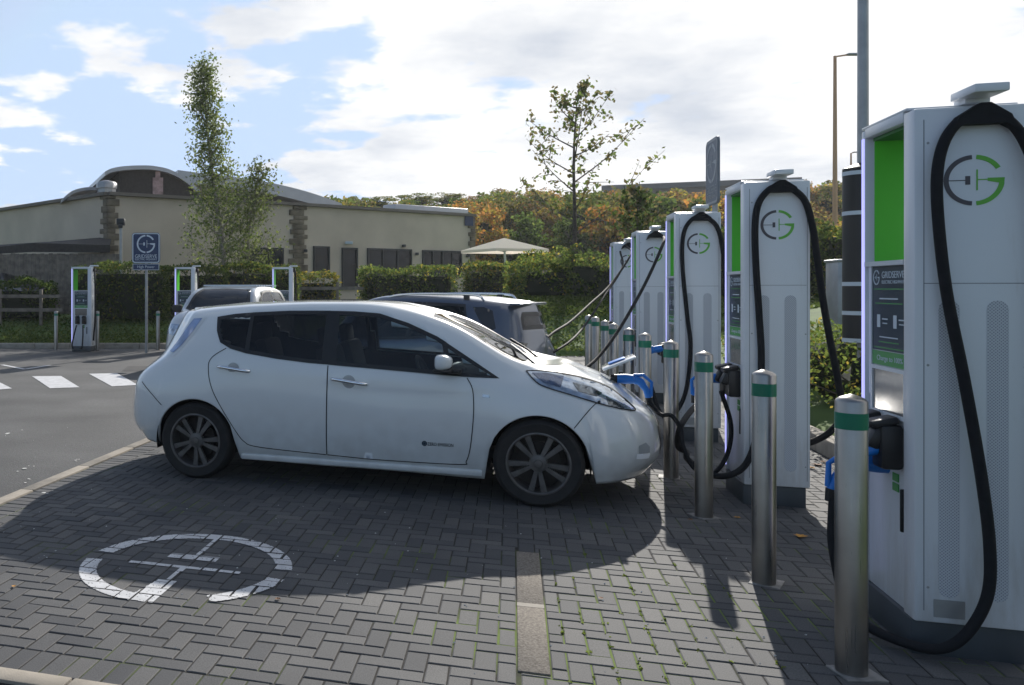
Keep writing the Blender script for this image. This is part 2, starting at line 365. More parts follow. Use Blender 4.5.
# block paving in a herringbone bond, every block modelled
def paver_mat():
    m = mat('paving_block', (.1, .1, .1), .82); nt = m.node_tree; b = nt.nodes['Principled BSDF']
    a = nt.nodes.new('ShaderNodeAttribute'); a.attribute_name = 'tone'
    tc = nt.nodes.new('ShaderNodeTexCoord')
    n = nt.nodes.new('ShaderNodeTexNoise'); n.inputs['Scale'].default_value = 1.3; n.inputs['Detail'].default_value = 8
    n2 = nt.nodes.new('ShaderNodeTexNoise'); n2.inputs['Scale'].default_value = 170; n2.inputs['Detail'].default_value = 2
    for q in (n, n2): nt.links.new(tc.outputs['Object'], q.inputs['Vector'])
    r = nt.nodes.new('ShaderNodeValToRGB'); r.color_ramp.elements[0].color = (.048, .051, .058, 1); r.color_ramp.elements[1].color = (.104, .102, .102, 1)
    e = r.color_ramp.elements.new(.85); e.color = (.096, .096, .098, 1)
    nt.links.new(a.outputs['Fac'], r.inputs[0])
    mx = nt.nodes.new('ShaderNodeMix'); mx.data_type = 'RGBA'; mx.blend_type = 'MULTIPLY'; mx.inputs['Factor'].default_value = .75
    cr = nt.nodes.new('ShaderNodeValToRGB'); cr.color_ramp.elements[0].position = .3; cr.color_ramp.elements[0].color = (.62, .62, .64, 1); cr.color_ramp.elements[1].position = .7; cr.color_ramp.elements[1].color = (1.1, 1.08, 1.05, 1)
    nt.links.new(n.outputs['Fac'], cr.inputs[0]); nt.links.new(r.outputs[0], mx.inputs[6]); nt.links.new(cr.outputs[0], mx.inputs[7])
    m2 = nt.nodes.new('ShaderNodeMix'); m2.data_type = 'RGBA'; m2.blend_type = 'MULTIPLY'; m2.inputs['Factor'].default_value = .6
    c2 = nt.nodes.new('ShaderNodeValToRGB'); c2.color_ramp.elements[0].position = .35; c2.color_ramp.elements[0].color = (.6, .6, .6, 1); c2.color_ramp.elements[1].position = .65; c2.color_ramp.elements[1].color = (1.35, 1.33, 1.3, 1)
    nt.links.new(n2.outputs['Fac'], c2.inputs[0]); nt.links.new(mx.outputs[2], m2.inputs[6]); nt.links.new(c2.outputs[0], m2.inputs[7])
    nt.links.new(m2.outputs[2], b.inputs['Base Color'])
    bp = nt.nodes.new('ShaderNodeBump'); bp.inputs['Strength'].default_value = .35; bp.inputs['Distance'].default_value = .003
    nt.links.new(n2.outputs['Fac'], bp.inputs['Height']); nt.links.new(bp.outputs[0], b.inputs['Normal'])
    return m
M['paver'] = paver_mat()
def jointmat():
    m = mat('joint_sand', (.025, .022, .018), 1); nt = m.node_tree; b = nt.nodes['Principled BSDF']
    tc = nt.nodes.new('ShaderNodeTexCoord'); n = nt.nodes.new('ShaderNodeTexNoise'); n.inputs['Scale'].default_value = 1.1; n.inputs['Detail'].default_value = 7
    gd = nt.nodes.new('ShaderNodeVectorMath'); gd.operation = 'DISTANCE'
    c = UV(.55, 4.2); gd.inputs[1].default_value = (c.x, c.y, 0)
    nt.links.new(tc.outputs['Object'], gd.inputs[0]); nt.links.new(tc.outputs['Object'], n.inputs['Vector'])
    mr = nt.nodes.new('ShaderNodeMapRange'); mr.inputs['From Min'].default_value = 0; mr.inputs['From Max'].default_value = 1.5; mr.inputs['To Min'].default_value = .16; mr.inputs['To Max'].default_value = -.02
    nt.links.new(gd.outputs['Value'], mr.inputs['Value'])
    ad = nt.nodes.new('ShaderNodeMath'); nt.links.new(n.outputs['Fac'], ad.inputs[0]); nt.links.new(mr.outputs[0], ad.inputs[1])
    r = nt.nodes.new('ShaderNodeValToRGB'); r.color_ramp.elements[0].position = .52; r.color_ramp.elements[1].position = .64
    r.color_ramp.elements[0].color = (.020, .018, .016, 1); r.color_ramp.elements[1].color = (.12, .17, .03, 1)
    nt.links.new(ad.outputs[0], r.inputs[0]); nt.links.new(r.outputs[0], b.inputs['Base Color'])
    return m
M['joint'] = jointmat()
bricks = []      # u0,v0,u1,v1
W = .094; U0, V0 = -3.355, 3.06
gap = .0055
NI, NJ = 67, 176
sett = (.015, 3.66, .15, 5.33)
Vs = 3.06+.2     # soldier course along the near kerb
Us = -3.555+.2
for i in range(-1, NI+1):
    for j in range(-1, NJ+1):
        k = (i+j) % 4
        u = Us+i*W; v = Vs+j*W
        if k == 0: b = [u, v, u+2*W, v+W]
        elif k == 2: b = [u, v, u+W, v+2*W]
        else: continue
        b = [max(b[0], Us), max(b[1], Vs), min(b[2], 2.80), min(b[3], 19.4)]
        if b[2]-b[0] > .02 and b[3]-b[1] > .02: bricks.append(b)
u = -3.555
while u < 2.75: bricks.append([u, 3.06, u+W, Vs]); u += W
v = Vs
while v < 19.3: bricks.append([-3.555, v, Us, v+W]); v += W
# below the near kerb
for i in range(-64, 68):
    for j in range(0, 13):
        k = (i+j) % 4; u = i*W; v = 2.95-j*W
        if k == 0: bricks.append([u, v-W, u+2*W, v])
        elif k == 2: bricks.append([u, v-W, u+W, v+W] if j else [u, v-W, u+W, v])
def cut(b, h):   # cut block b around hole h (simple: shrink the overlapping side)
    if b[2] <= h[0] or b[0] >= h[2] or b[3] <= h[1] or b[1] >= h[3]: return [b]
    out = []
    if b[0] < h[0]: out.append([b[0], b[1], h[0], b[3]])
    if b[2] > h[2]: out.append([h[2], b[1], b[2], b[3]])
    bb = [max(b[0], h[0]), b[1], min(b[2], h[2]), b[3]]
    if bb[1] < h[1]: out.append([bb[0], bb[1], bb[2], h[1]])
    if bb[3] > h[3]: out.append([bb[0], h[3], bb[2], bb[3]])
    return [o for o in out if o[2]-o[0] > .02 and o[3]-o[1] > .02]
bb = []
for b in bricks: bb += cut(b, sett)
bricks = bb
vs, fs, tone = [], [], []
for (a, b, c, d) in bricks:
    g = gap*.5+random.random()*.001; bev = .005
    if b > 9: g = gap*.5
    z = random.gauss(0, .0009); tx, ty = random.gauss(0, .004), random.gauss(0, .004)
    cu_, cv_ = (a+c)/2, (b+d)/2
    k = len(vs)
    for (q, zz, ins) in ((g, -.012, 0), (g, -.003, 0), (g+bev, 0, 0)):
        for (x, y) in ((a+q, b+q), (c-q, b+q), (c-q, d-q), (a+q, d-q)):
            p = UV(x, y, z+zz+(x-cu_)*tx+(y-cv_)*ty); vs.append(p[:])
    for r_ in (0, 4):
        for e in range(4): fs.append((k+r_+e, k+r_+(e+1) % 4, k+r_+4+(e+1) % 4, k+r_+4+e))
    fs.append((k+8, k+9, k+10, k+11)); tone += [min(1, max(0, random.gauss(.45, .24)))]*9
me = bpy.data.meshes.new('paving'); me.from_pydata(vs, [], fs); me.materials.append(M['paver'])
at_ = me.attributes.new('tone', 'FLOAT', 'FACE'); at_.data.foreach_set('value', tone)
o = bpy.data.objects.new('block_paving', me); COL.objects.link(o); o.location.z = .004; tag(o, kind='structure')
mb = MB(); P = [UV(-9, 1.6, -.0035), UV(2.8, 1.6, -.0035), UV(2.8, 19.5, -.0035), UV(-3.56, 19.5, -.0035), UV(-3.56, 3.05, -.0035), UV(-9, 3.05, -.0035)]
mb.add(P, [(0, 1, 2, 3, 4, 5)]); o = mb.build('joint_sand', M['joint']); o.location.z = .0037; tag(o, kind='structure')
mb = MB()
for (v0, v1) in ((3.665, 4.43), (4.437, 5.325)):
    mb.box(UV(.0825, (v0+v1)/2, -.02), (.128, v1-v0, .056), rz=-BA, bev=.004)
tag(mb.build('bay_marker_stones', M['stone_sett']), kind='structure')
mb = MB(); mb.box(UV(.0825, 4.433, .0075), (.128, .05, .003), rz=-BA); tag(mb.build('mortar_joint', M['concrete']), kind='structure')

# painted emblem on the blocks (worn, joints left unpainted)
def inpoly(x, y, p):
    c = False; n = len(p); j = n-1
    for i in range(n):
        if (p[i][1] > y) != (p[j][1] > y) and x < (p[j][0]-p[i][0])*(y-p[i][1])/(p[j][1]-p[i][1])+p[i][0]: c = not c
        j = i
    return c
EC = (-1.776, 4.507); ER = .60; cell = .006
polys = LOGO_L+LOGO_R
polys = [arc(98, 262, .84, 1.0), rect(-.85, -.03, -.30, .03), rect(-.28, -.26, -.15, .24), arc(33, 82, .84, 1.0), arc(-84, -8, .84, 1.0),
         [(.46, -.09), (.98, -.18), (1.0, .09), (.46, .09)], rect(.04, -.55, .11, .56), rect(.10, -.03, .44, .04)]
N = int(ER/cell)+2
ok = np.zeros((2*N, 2*N), bool)
for a in range(2*N):
    for b in range(2*N):
        du, dv = (a-N)*cell/ER, (b-N)*cell/ER
        lx, ly = -dv, du          # logo left points away from the camera, logo top points right
        if lx*lx+ly*ly > 1.02: continue
        if any(inpoly(lx, ly, p) for p in polys): ok[a, b] = True
mb = MB()
wear = rng.random((2*N, 2*N))
for (u0, v0, u1, v1) in bricks:
    if u1 < EC[0]-ER or u0 > EC[0]+ER or v1 < EC[1]-ER or v0 > EC[1]+ER: continue
    g = .0045; u0 += g; v0 += g; u1 -= g; v1 -= g
    a0 = int(math.ceil((u0-EC[0])/cell))+N; a1 = int((u1-EC[0])/cell)+N; b0 = int(math.ceil((v0-EC[1])/cell))+N; b1 = int((v1-EC[1])/cell)+N
    for b in range(max(b0, 0), min(b1, 2*N-1)):
        a = max(a0, 0)
        while a < min(a1, 2*N-1):
            if ok[a, b] and wear[a, b] > .03:
                s = a
                while a < min(a1, 2*N-1) and ok[a, b] and wear[a, b] > .03: a += 1
                x0, x1 = EC[0]+(s-N)*cell, EC[0]+(a-N)*cell; y0, y1 = EC[1]+(b-N)*cell, EC[1]+(b+1-N)*cell
                mb.add([UV(x0, y0), UV(x1, y0), UV(x1, y1), UV(x0, y1)], [(0, 1, 2, 3)])
            else: a += 1
M['road_paint'] = mat('road_paint', (.50, .50, .51), .7, noise=.16, nscale=9, bump=.2, bscale=120)
o = mb.build('bay_marking', M['road_paint']); o.location.z = .0085; tag(o, kind='structure')
# zebra blocks and thin lines on the road
mb = MB()
for q in ([(-40, 383), (-8, 378.5), (12, 388.5), (-30, 392)], [(32, 376.3), (61, 376), (79.5, 387.3), (50, 388.3)], [(89, 373.8), (117, 373.2), (138, 385), (112, 386.4)]):
    mb.add([Vector((*G(*p), .0)) for p in q], [(0, 1, 2, 3)])
def line(p, q, w):
    a = Vector((*G(*p), 0)); b = Vector((*G(*q), 0)); n = (b-a).cross(Vector((0, 0, 1))).normalized()*w/2
    mb.add([a-n, b-n, b+n, a+n], [(0, 1, 2, 3)])
line((2, 364.8), (25, 369.3), .09); line((25.6, 369.1), (50, 365.2), .09)
o = mb.build('road_marking', M['road_paint']); o.location.z = .002; tag(o, kind='structure')
# drain cover / darker patches
mb = MB(); mb.add([Vector((*G(*p), 0)) for p in [(128, 366), (160, 366), (160, 371), (122, 371)]], [(0, 1, 2, 3)])
o = mb.build('road_patch', mat('tar_patch', (.025, .025, .027), .8, noise=.2, nscale=10)); o.location.z = .001; tag(o, kind='structure')

# ---------------------------------------------------------------- bollards
def make_bollard():
    t = empty('bollard')
    b = MB(); rr = .057
    b.lathe([(rr, 0), (rr, 1.115), (rr-.004, 1.124), (rr-.016, 1.133), (rr-.04, 1.142), (.004, 1.146)], 40, cap=True); b.build('post', M['steel'], t)
    b = MB(); b.lathe([(rr+.0012, 1.005), (rr+.0012, 1.072)], 40, cap=False); b.build('green_band', M['band'], t)
    b = MB(); b.box((.015, -.01, .006), (.16, .145, .008), bev=.003); b.build('base_plate', M['plate'], t)
    return t
M['plate'] = mat('worn_plate', (.20, .19, .18), .7, noise=.4, nscale=18)
BOLL = [((2.462, 3.48), 'nearest steel bollard, right in front of the closest charger'),
        ((2.743, 4.537), 'steel bollard second from the camera, before the gap between the two nearest chargers'),
        ((3.122, 5.847), 'steel bollard third from the camera, left of the second charger'),
        ((3.494, 7.054), 'steel bollard just beyond the white car nose, beside the blue plugs'),
        ((3.826, 8.234), 'steel bollard fifth from the camera, above the white bonnet'),
        ((4.120, 9.246), 'sixth steel bollard from the camera, beside the third charger lit strip'),
        ((4.509, 10.54), 'seventh steel bollard from the camera, left of the fourth charger'),
        ((4.785, 11.46), 'eighth steel bollard from the camera, before the fourth charger'),
        ((5.222, 12.85), 'ninth steel bollard, second farthest of the row by the fifth charger'),
        ((5.443, 13.66), 'tenth and farthest steel bollard of the row by the fifth charger')]
b0 = make_bollard()
for i, ((X, Y), lab) in enumerate(BOLL):
    o = b0 if i == 0 else copy_tree(b0)
    o.location = (X, Y, 0); o.rotation_euler.z = -BA+R(15)+i*.9
    tag(o, lab, 'bollard', 'steel bollards with green bands along the chargers')
for px, yb, lab in ((56, 350, 'slim bollard far across the road, left of the leftmost far charger'), (97.5, 350.5, 'slim bollard right beside the leftmost far charger'), (158, 350, 'slim bollard right of the blue sign post across the road'), (214, 350, 'slim bollard across the road behind the silver car')):
    X, Y = G(px, yb); o = copy_tree(b0); o.location = (X, Y, 0); o.scale = (.85, .85, .87)
    tag(o, lab, 'bollard', 'slim bollards across the road')

# ---------------------------------------------------------------- chargers
HC = 2.37
def make_charger():
    t = empty('ev_charger')
    b = MB()
    b.box((0, 0, .92), (.50, .36, 1.54), bev=.004)                     # core
    b.box((.235, .01, 1.25), (.11, .42, 2.20), bev=.010)                  # right slab, proud of the front
    b.box((-.27, .01, 1.25), (.04, .42, 2.20), bev=.008)                  # left slab
    b.box((-.035, .01, 2.335), (.43, .42, .05), bev=.006)                 # lintel
    b.box((-.035, 0, 2.362), (.50, .40, .012), bev=.003)
    b.box((-.24, .02, 2.0), (.018, .36, .62))                           # inner jamb
    b.box((-.035, -.186, 1.695), (.43, .03, .022))                      # sill strip
    b.box((-.21, -.184, 1.38), (.03, .012, .62)); 
    b.build('cabinet', M['white_steel'], t)
    b = MB(); b.box((-.2285, .01, 2.005), (.006, .35, .60)); b.build('green_wall', M['green'], t)
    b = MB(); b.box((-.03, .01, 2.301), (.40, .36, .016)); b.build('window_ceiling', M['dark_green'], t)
    b = MB(); b.box((0, 0, .075), (.53, .40, .15), bev=.004); b.build('plinth', M['charger_grey'], t)
    b = MB(); b.box((-.264, -.201, 1.25), (.022, .006, 2.12)); b.build('light_strip', M['led'], t)
    b = MB(); b.box((-.01, -.1825, 1.485), (.37, .006, .395)); pn = b.build('info_panel', M['navy'], t)
    mt = Matrix.Translation((0, -.186, 0)) @ Matrix.Rotation(R(90), 4, 'X')
    def T(s, x, z, size, m, nm='lettering', w=None): return text_mesh(s, size, Matrix.Translation((x, -.186, z)) @ Matrix.Rotation(R(90), 4, 'X'), nm, m, pn, .0006, w)
    b = MB(); logo(b, LOGO_L+LOGO_R, Matrix.Translation((-.145, -.186, 1.63)) @ Matrix.Rotation(R(90), 4, 'X'), .036); b.build('panel_logo', M['sign_white'], pn)
    T('GRIDSERVE', .035, 1.64, .045, M['sign_white'], w=.24); T('ELECTRIC HIGHWAY', .035, 1.607, .022, M['sign_white'], w=.24)
    for z_, w_ in ((1.575, .33), (1.508, .30), (1.327, .22), (1.30, .33)): b = MB(); b.box((-.01, -.1862, z_), (w_, .001, .005)); b.build('green_rule', M['sticker_green'], pn)
    b = MB()
    for x in (-.12, .06):
        b.box((x, -.1862, 1.425), (.035, .001, .06)); b.box((x+.07, -.1862, 1.435), (.06, .001, .006)); b.box((x+.07, -.1862, 1.415), (.05, .001, .005))
    b.box((-.01, -.1862, 1.53), (.2, .001, .006)); b.box((-.01, -.1862, 1.35), (.2, .001, .005))
    b.build('panel_symbols', M['sign_white'], pn)
    b = MB(); b.box((-.01, -.1825, 1.25), (.37, .006, .065)); gs = b.build('green_sign', M['sticker_green'], t)
    text_mesh('Charge to 100%', .034, Matrix.Translation((0, -.1865, 1.25)) @ Matrix.Rotation(R(90), 4, 'X'), 'lettering', M['sign_white'], gs, .0006, .28)
    b = MB()
    for (c, d) in (((-.01, -.186, 1.205), (.37, .012, .018)), ((-.01, -.186, .995), (.37, .012, .018)), ((-.19, -.186, 1.1), (.015, .012, .2)), ((.168, -.186, 1.1), (.015, .012, .2))): b.box(c, d)
    b.build('screen_frame', M['white_steel'], t)
    b = MB(); b.box((-.01, -.1825, 1.1), (.34, .006, .19)); b.build('touch_screen', M['screen'], t)
    for x in (-.10, .09):
        b = MB()
        b.box((x, -.225, .865), (.115, .09, .20), bev=.018); b.box((x, -.275, .90), (.085, .06, .10), bev=.02, mtx=Matrix.Rotation(R(-25), 4, 'X')); b.box((x, -.25, .975), (.10, .11, .035), bev=.012, mtx=Matrix.Rotation(R(14), 4, 'X'))
        b.build('holster', M['black_plastic'], t)
    for z in (.995, .73, .685): b = MB(); b.box((.06, -.1835, z-.01), (.06, .004, .036)); b.build('sticker', M['sticker_green'], t)
    b = MB(); b.box((.155, -.19, .59), (.018, .022, .19), bev=.005); b.build('door_handle', M['black_plastic'], t)
    for yc in (-.075, .095):
        b = MB()
        pts = [(yc+.0375*math.cos(a), 1.49+.0375*math.sin(a)) for a in [PI*k/8 for k in range(9)]]+[(yc+.0375*math.cos(a), .30+.0375*math.sin(a)) for a in [PI+PI*k/8 for k in range(9)]]
        b.prism(pts, .2895, .2915, Matrix(((0, 0, 1, 0), (1, 0, 0, 0), (0, 1, 0, 0), (0, 0, 0, 1))))
        b.build('vent_grille', M['perf'], t)
    sd = Matrix.Translation((.2905, .0, 2.035)) @ Matrix(((0, 0, 1, 0), (1, 0, 0, 0), (0, 1, 0, 0), (0, 0, 0, 1)))
    b = MB(); logo(b, LOGO_L, sd @ Matrix.Translation((.012, 0, 0)), .107); b.build('logo_grey_half', M['logo_grey'], t)
    b = MB(); logo(b, LOGO_R, sd @ Matrix.Translation((.012, 0, 0)), .107); b.build('logo_green_half', M['logo_green'], t)
    for (c_, d_) in (((.2902, -.165, 1.25), (.0012, .003, 2.1)), ((.2902, .20, 1.25), (.0012, .003, 2.1)), ((.2902, .015, 1.60), (.0012, .36, .003))):
        b = MB(); b.box(c_, d_); b.build('panel_seam', M['seam'], t)
    for yz in ((-.15, 2.2), (-.15, .3), (.19, 2.2), (.19, .3), (-.15, 1.25), (.19, 1.25)):
        b = MB(); b.lathe([(.0, .0), (.005, .0), (.006, -.002)], 10, Matrix.Translation((.2912, yz[0], yz[1])) @ Matrix.Rotation(R(90), 4, 'Y'), cap=False); b.build('screw', M['galv'], t)
    b = MB(); b.box((.2925, -.075, .215), (.004, .11, .075)); b.build('rating_plate', M['galv'], t)
    b = MB()
    b.box((.305, .025, 2.402), (.21, .12, .036), bev=.006); b.box((.22, .035, 2.385), (.10, .09, .04), bev=.004)
    b.build('cable_arm', M['white_steel'], t)
    b = MB()
    pts = [(-.085, 2.235), (-.06, 2.30), (.015, 2.352), (.05, 2.352), (.12, 2.30), (.145, 2.235), (.10, 2.265), (-.04, 2.265)]
    b.prism(pts, .293, .345, Matrix(((0, 0, 1, 0), (1, 0, 0, 0), (0, 1, 0, 0), (0, 0, 0, 1))))
    b.build('cable_bracket', M['rubber'], t)
    return t
def gun(parent, p, rx=0, rz=0, name='plug'):       # blue charging plug, handle along -z, nose along +y
    m = Matrix.Translation(p) @ Matrix.Rotation(rz, 4, 'Z') @ Matrix.Rotation(rx, 4, 'X')
    b = MB()
    def tb(pts, r): b.tube([m @ Vector(q) for q in pts], r, 12)
    tb([(0, -.02, 0), (0, .04, .0), (0, .10, .0)], [.036, .04, .036])
    tb([(0, -.02, 0), (0, -.07, -.02), (0, -.11, -.08), (0, -.13, -.15)], [.036, .032, .024, .024])
    tb([(0, -.02, .03), (0, -.09, .035), (0, -.15, -.02), (0, -.145, -.13)], [.014, .014, .012, .014])
    g = b.build(name, M['blue'], parent)
    b = MB(); b.tube([m @ Vector(q) for q in [(0, .09, 0), (0, .15, 0)]], .034, 14); b.tube([m @ Vector(q) for q in [(0, -.128, -.14), (0, -.135, -.20)]], [.027, .019], 12)
    b.build('plug_sleeve', M['black_plastic'], g)
    return g
CHZ = [(1.645, 4.33), (1.605, 6.97), (1.60, 9.67), (1.62, 12.70), (1.64, 15.70)]
CLAB = ['nearest tall white charger with grey and green G emblem, cut by the photo edge',
        'white charger second from the camera with hose looped on both sides',
        'white charger in the middle of the near row, behind the white car nose',
        'white charger fourth from the camera with one taut hose down to the left',
        'white charger farthest along the near row, leftmost of the five']
def place_charger(o, u, v):
    c = UV(u+.20, v+.29); o.location = c; o.rotation_euler = (0, 0, -PI/2-BA)
base = make_charger(); chargers = []
for i, (u, v) in enumerate(CHZ):
    o = base if i == 0 else copy_tree(base); place_charger(o, u, v)
    tag(o, CLAB[i], 'ev charger', 'white car chargers along the bollards'); chargers.append(o)
far = []
for px, yb, lab in ((83.5, 351, 'leftmost white charger across the road, standing left of the blue sign'), (186, 350, 'white charger across the road just behind the silver car bonnet'), (283, 350, 'rightmost white charger across the road, behind the silver car roof')):
    X, Y = G(px, yb); o = copy_tree(base); o.location = (X, Y, 0); o.rotation_euler = (0, 0, R(-7)); o.scale = (.9, .9, .89)
    tag(o, lab, 'ev charger', 'white car chargers across the road'); far.append(o)
# hoses: local x = towards the camera side, local y = u, local z
def hose(parent, pts, r=.0225, name='hose'):
    b = MB(); b.tube(spline(pts, 8), r, 12); return b.build(name, M['rubber'], parent)
def L(ch, wx, wy, wz):               # world to charger-local
    m = Matrix.Translation(ch.location) @ Matrix.Rotation(ch.rotation_euler.z, 4, 'Z'); return m.inverted() @ Vector((wx, wy, wz))
def Lp(ch, px, py, Y): q = at(px, py, Y); return L(ch, *q)
S = .325
# nearest charger: long hose hangs over the logo side down to the ground and round to the plug
hose(chargers[0], [(S, .01, 2.31), (S, -.05, 2.285), (S, -.105, 2.20), (S+.01, -.135, 2.06), (S+.01, -.130, 1.85), (S+.01, -.10, 1.55), (S+.02, -.045, 1.2), (S+.03, .01, .8), (S+.04, .035, .5), (S+.05, .02, .30), (S+.06, -.06, .14), (S+.05, -.15, .07), (S-.05, -.24, .05), (S-.2, -.33, .06), (.03, -.37, .12), (.0, -.41, .36), (-.02, -.405, .52), (-.04, -.39, .64)], .021)
hose(chargers[0], [(S, .04, 2.31), (S, .10, 2.29), (S, .165, 2.20), (S+.01, .215, 2.02), (S+.01, .235, 1.8), (S+.01, .25, 1.2), (S+.02, .24, .7), (S-.02, .26, .3), (S-.1, .28, .12)], .021)
gun(chargers[0], (-.04, -.265, .76), R(-4), 0); gun(chargers[0], (.09, -.25, .86), R(2), 0)
# second charger
hose(chargers[1], [(S, .01, 2.31), (S, -.05, 2.285), (S, -.115, 2.19), (S+.01, -.14, 2.03), (S+.01, -.135, 1.75), (S+.01, -.115, 1.4), (S+.01, -.10, 1.05), (S+.02, -.12, .6), (S+.02, -.19, .33), (S+.0, -.30, .22), (S-.1, -.42, .20), (S-.3, -.52, .26), Lp(chargers[1], 686, 452, 6.7), Lp(chargers[1], 678, 446, 6.7), Lp(chargers[1], 680, 428, 6.6), Lp(chargers[1], 690, 412, 6.9), Lp(chargers[1], 700, 402, 7.3)], .0225)
hose(chargers[1], [(S, .04, 2.31), (S, .10, 2.285), (S, .175, 2.20), (S, .22, 2.03), (S, .25, 1.8), (S, .30, 1.4), (S-.02, .38, .95), (S-.05, .42, .70), (S-.1, .36, .55), (S-.2, .26, .45), (S-.4, .24, .42)], .0225)
hose(chargers[1], [(.05, -.30, .80), Lp(chargers[1], 731, 425, 6.45), Lp(chargers[1], 727, 455, 6.4), Lp(chargers[1], 712, 474, 6.3), Lp(chargers[1], 694, 468, 6.3), Lp(chargers[1], 683, 446, 6.35), Lp(chargers[1], 681, 430, 6.4), Lp(chargers[1], 672, 416, 6.45), Lp(chargers[1], 660, 414, 6.6), L(chargers[1], 3.118, 6.65, .70)], .016)
gun(chargers[1], (-.12, -.32, .88), 0, 0)
# third charger, plug held out to the left
hose(chargers[2], [(S, .01, 2.31), (S, -.05, 2.285), (S, -.115, 2.19), (S+.01, -.145, 2.03), (S+.01, -.14, 1.75), (S+.01, -.10, 1.3), (S+.02, -.07, .95), (S+.02, -.12, .5), (S+.0, -.25, .25), (S-.15, -.34, .3), (.1, -.42, .6), (.09, -.49, .74)], .0205)
hose(chargers[2], [(S, .04, 2.31), (S, .10, 2.285), (S, .175, 2.20), (S, .22, 2.03), (S, .25, 1.7), (S, .27, 1.2), (S-.02, .28, .7), (S-.1, .26, .5)], .0225)
gun(chargers[2], (.09, -.36, .93), R(10), 0)
# fourth and fifth: taut hoses towards the parked cars
hose(chargers[3], [(S, .13, 2.28), Lp(chargers[3], 663, 244, 11.0), Lp(chargers[3], 645, 284, 10.6), Lp(chargers[3], 620, 328, 10.1), Lp(chargers[3], 600, 355, 9.7), Lp(chargers[3], 584, 370, 9.4), Lp(chargers[3], 571, 384, 9.35), Lp(chargers[3], 560, 386, 9.4)], .019)
hose(chargers[4], [(S, .0, 2.28), Lp(chargers[4], 631, 254, 13.7), Lp(chargers[4], 611, 284, 13), Lp(chargers[4], 590, 304, 12), Lp(chargers[4], 570, 322, 11), Lp(chargers[4], 553, 333, 10.2), Lp(chargers[4], 535, 350, 9.7)], .016)
hose(chargers[4], [(S, -.1, 2.2), Lp(chargers[4], 622, 268, 13.7), Lp(chargers[4], 603, 298, 12.5), Lp(chargers[4], 585, 325, 11.5), Lp(chargers[4], 568, 343, 10.4), Lp(chargers[4], 536, 362, 9.7)], .015)
for o in (far[0], far[1], far[2]):
    hose(o, [(.09, -.33, .74), (.09, -.33, .45), (.06, -.32, .12), (.0, -.30, .1)], .02)
    hose(o, [(-.10, -.30, .74), (-.16, -.31, .5), (-.22, -.32, .2), (-.2, -.30, .08)], .02)
    hose(o, [(S, .02, 2.3), (S+.03, -.1, 2.2), (S+.05, -.13, 1.7), (S+.04, -.1, 1.0), (S, -.12, .3)], .025)

# ---------------------------------------------------------------- cars
LEAF = [
 [(-.66,0,.30),(-.64,.45,.29),(-.52,.72,.28),(-.36,.80,.26),(0,.82,.2),(.42,.82,.19),(1.0,.82,.18),(1.6,.82,.18),(2.2,.82,.17),(2.68,.82,.17),(3.08,.80,.19),(3.28,.66,.20),(3.42,.36,.2),(3.46,0,.2)],
 [(-.77,0,.42),(-.74,.45,.42),(-.60,.76,.42),(-.36,.86,.42),(0,.88,.42),(.42,.87,.33),(1,.87,.33),(1.6,.87,.33),(2.2,.87,.33),(2.68,.88,.4),(3.06,.86,.36),(3.36,.70,.36),(3.52,.38,.36),(3.56,0,.36)],
 [(-.78,0,.62),(-.75,.45,.62),(-.60,.77,.62),(-.34,.875,.62),(0,.89,.62),(.42,.885,.62),(1,.885,.6),(1.6,.885,.58),(2.2,.88,.58),(2.68,.885,.6),(3.05,.84,.59),(3.34,.69,.57),(3.50,.38,.56),(3.55,0,.55)],
 [(-.74,0,.82),(-.685,.45,.82),(-.55,.76,.83),(-.3,.85,.84),(0,.87,.85),(.42,.875,.85),(1,.875,.82),(1.6,.87,.78),(2.2,.865,.78),(2.66,.85,.80),(3.0,.80,.77),(3.28,.66,.72),(3.43,.38,.68),(3.48,0,.66)],
 [(-.60,0,1.02),(-.47,.45,1.03),(-.30,.69,1.06),(-.15,.77,1.10),(.15,.81,1.12),(.45,.83,1.07),(1.0,.845,1.0),(1.6,.845,.965),(2.15,.84,.93),(2.5,.80,.93),(2.85,.73,.92),(3.12,.60,.85),(3.28,.36,.80),(3.34,0,.78)],
 [(-.43,0,1.34),(-.31,.38,1.34),(-.19,.54,1.345),(-.1,.60,1.36),(.15,.62,1.385),(.45,.635,1.40),(1.0,.645,1.415),(1.55,.645,1.395),(2.05,.665,1.285),(2.50,.69,1.05),(2.85,.52,.97),(3.08,.44,.90),(3.20,.28,.86),(3.24,0,.84)],
 [(-.40,0,1.375),(-.32,.2,1.375),(-.21,.33,1.39),(-.08,.36,1.41),(.15,.37,1.435),(.45,.38,1.45),(1.0,.38,1.462),(1.55,.38,1.44),(2.05,.40,1.27),(2.6,.40,1.0),(2.88,.30,.985),(3.03,.24,.93),(3.12,.14,.9),(3.15,0,.88)],
 [(-.38,0,1.395),(-.3,0,1.405),(-.2,0,1.415),(-.05,0,1.43),(.15,0,1.45),(.45,0,1.462),(1.0,0,1.47),(1.55,0,1.45),(2.05,0,1.275),(2.64,0,.998),(2.85,0,.985),(2.95,0,.955),(3.02,0,.93),(3.06,0,.915)]]
def crv(P, n):
    return [tuple(p) for p in spline(P, n)]
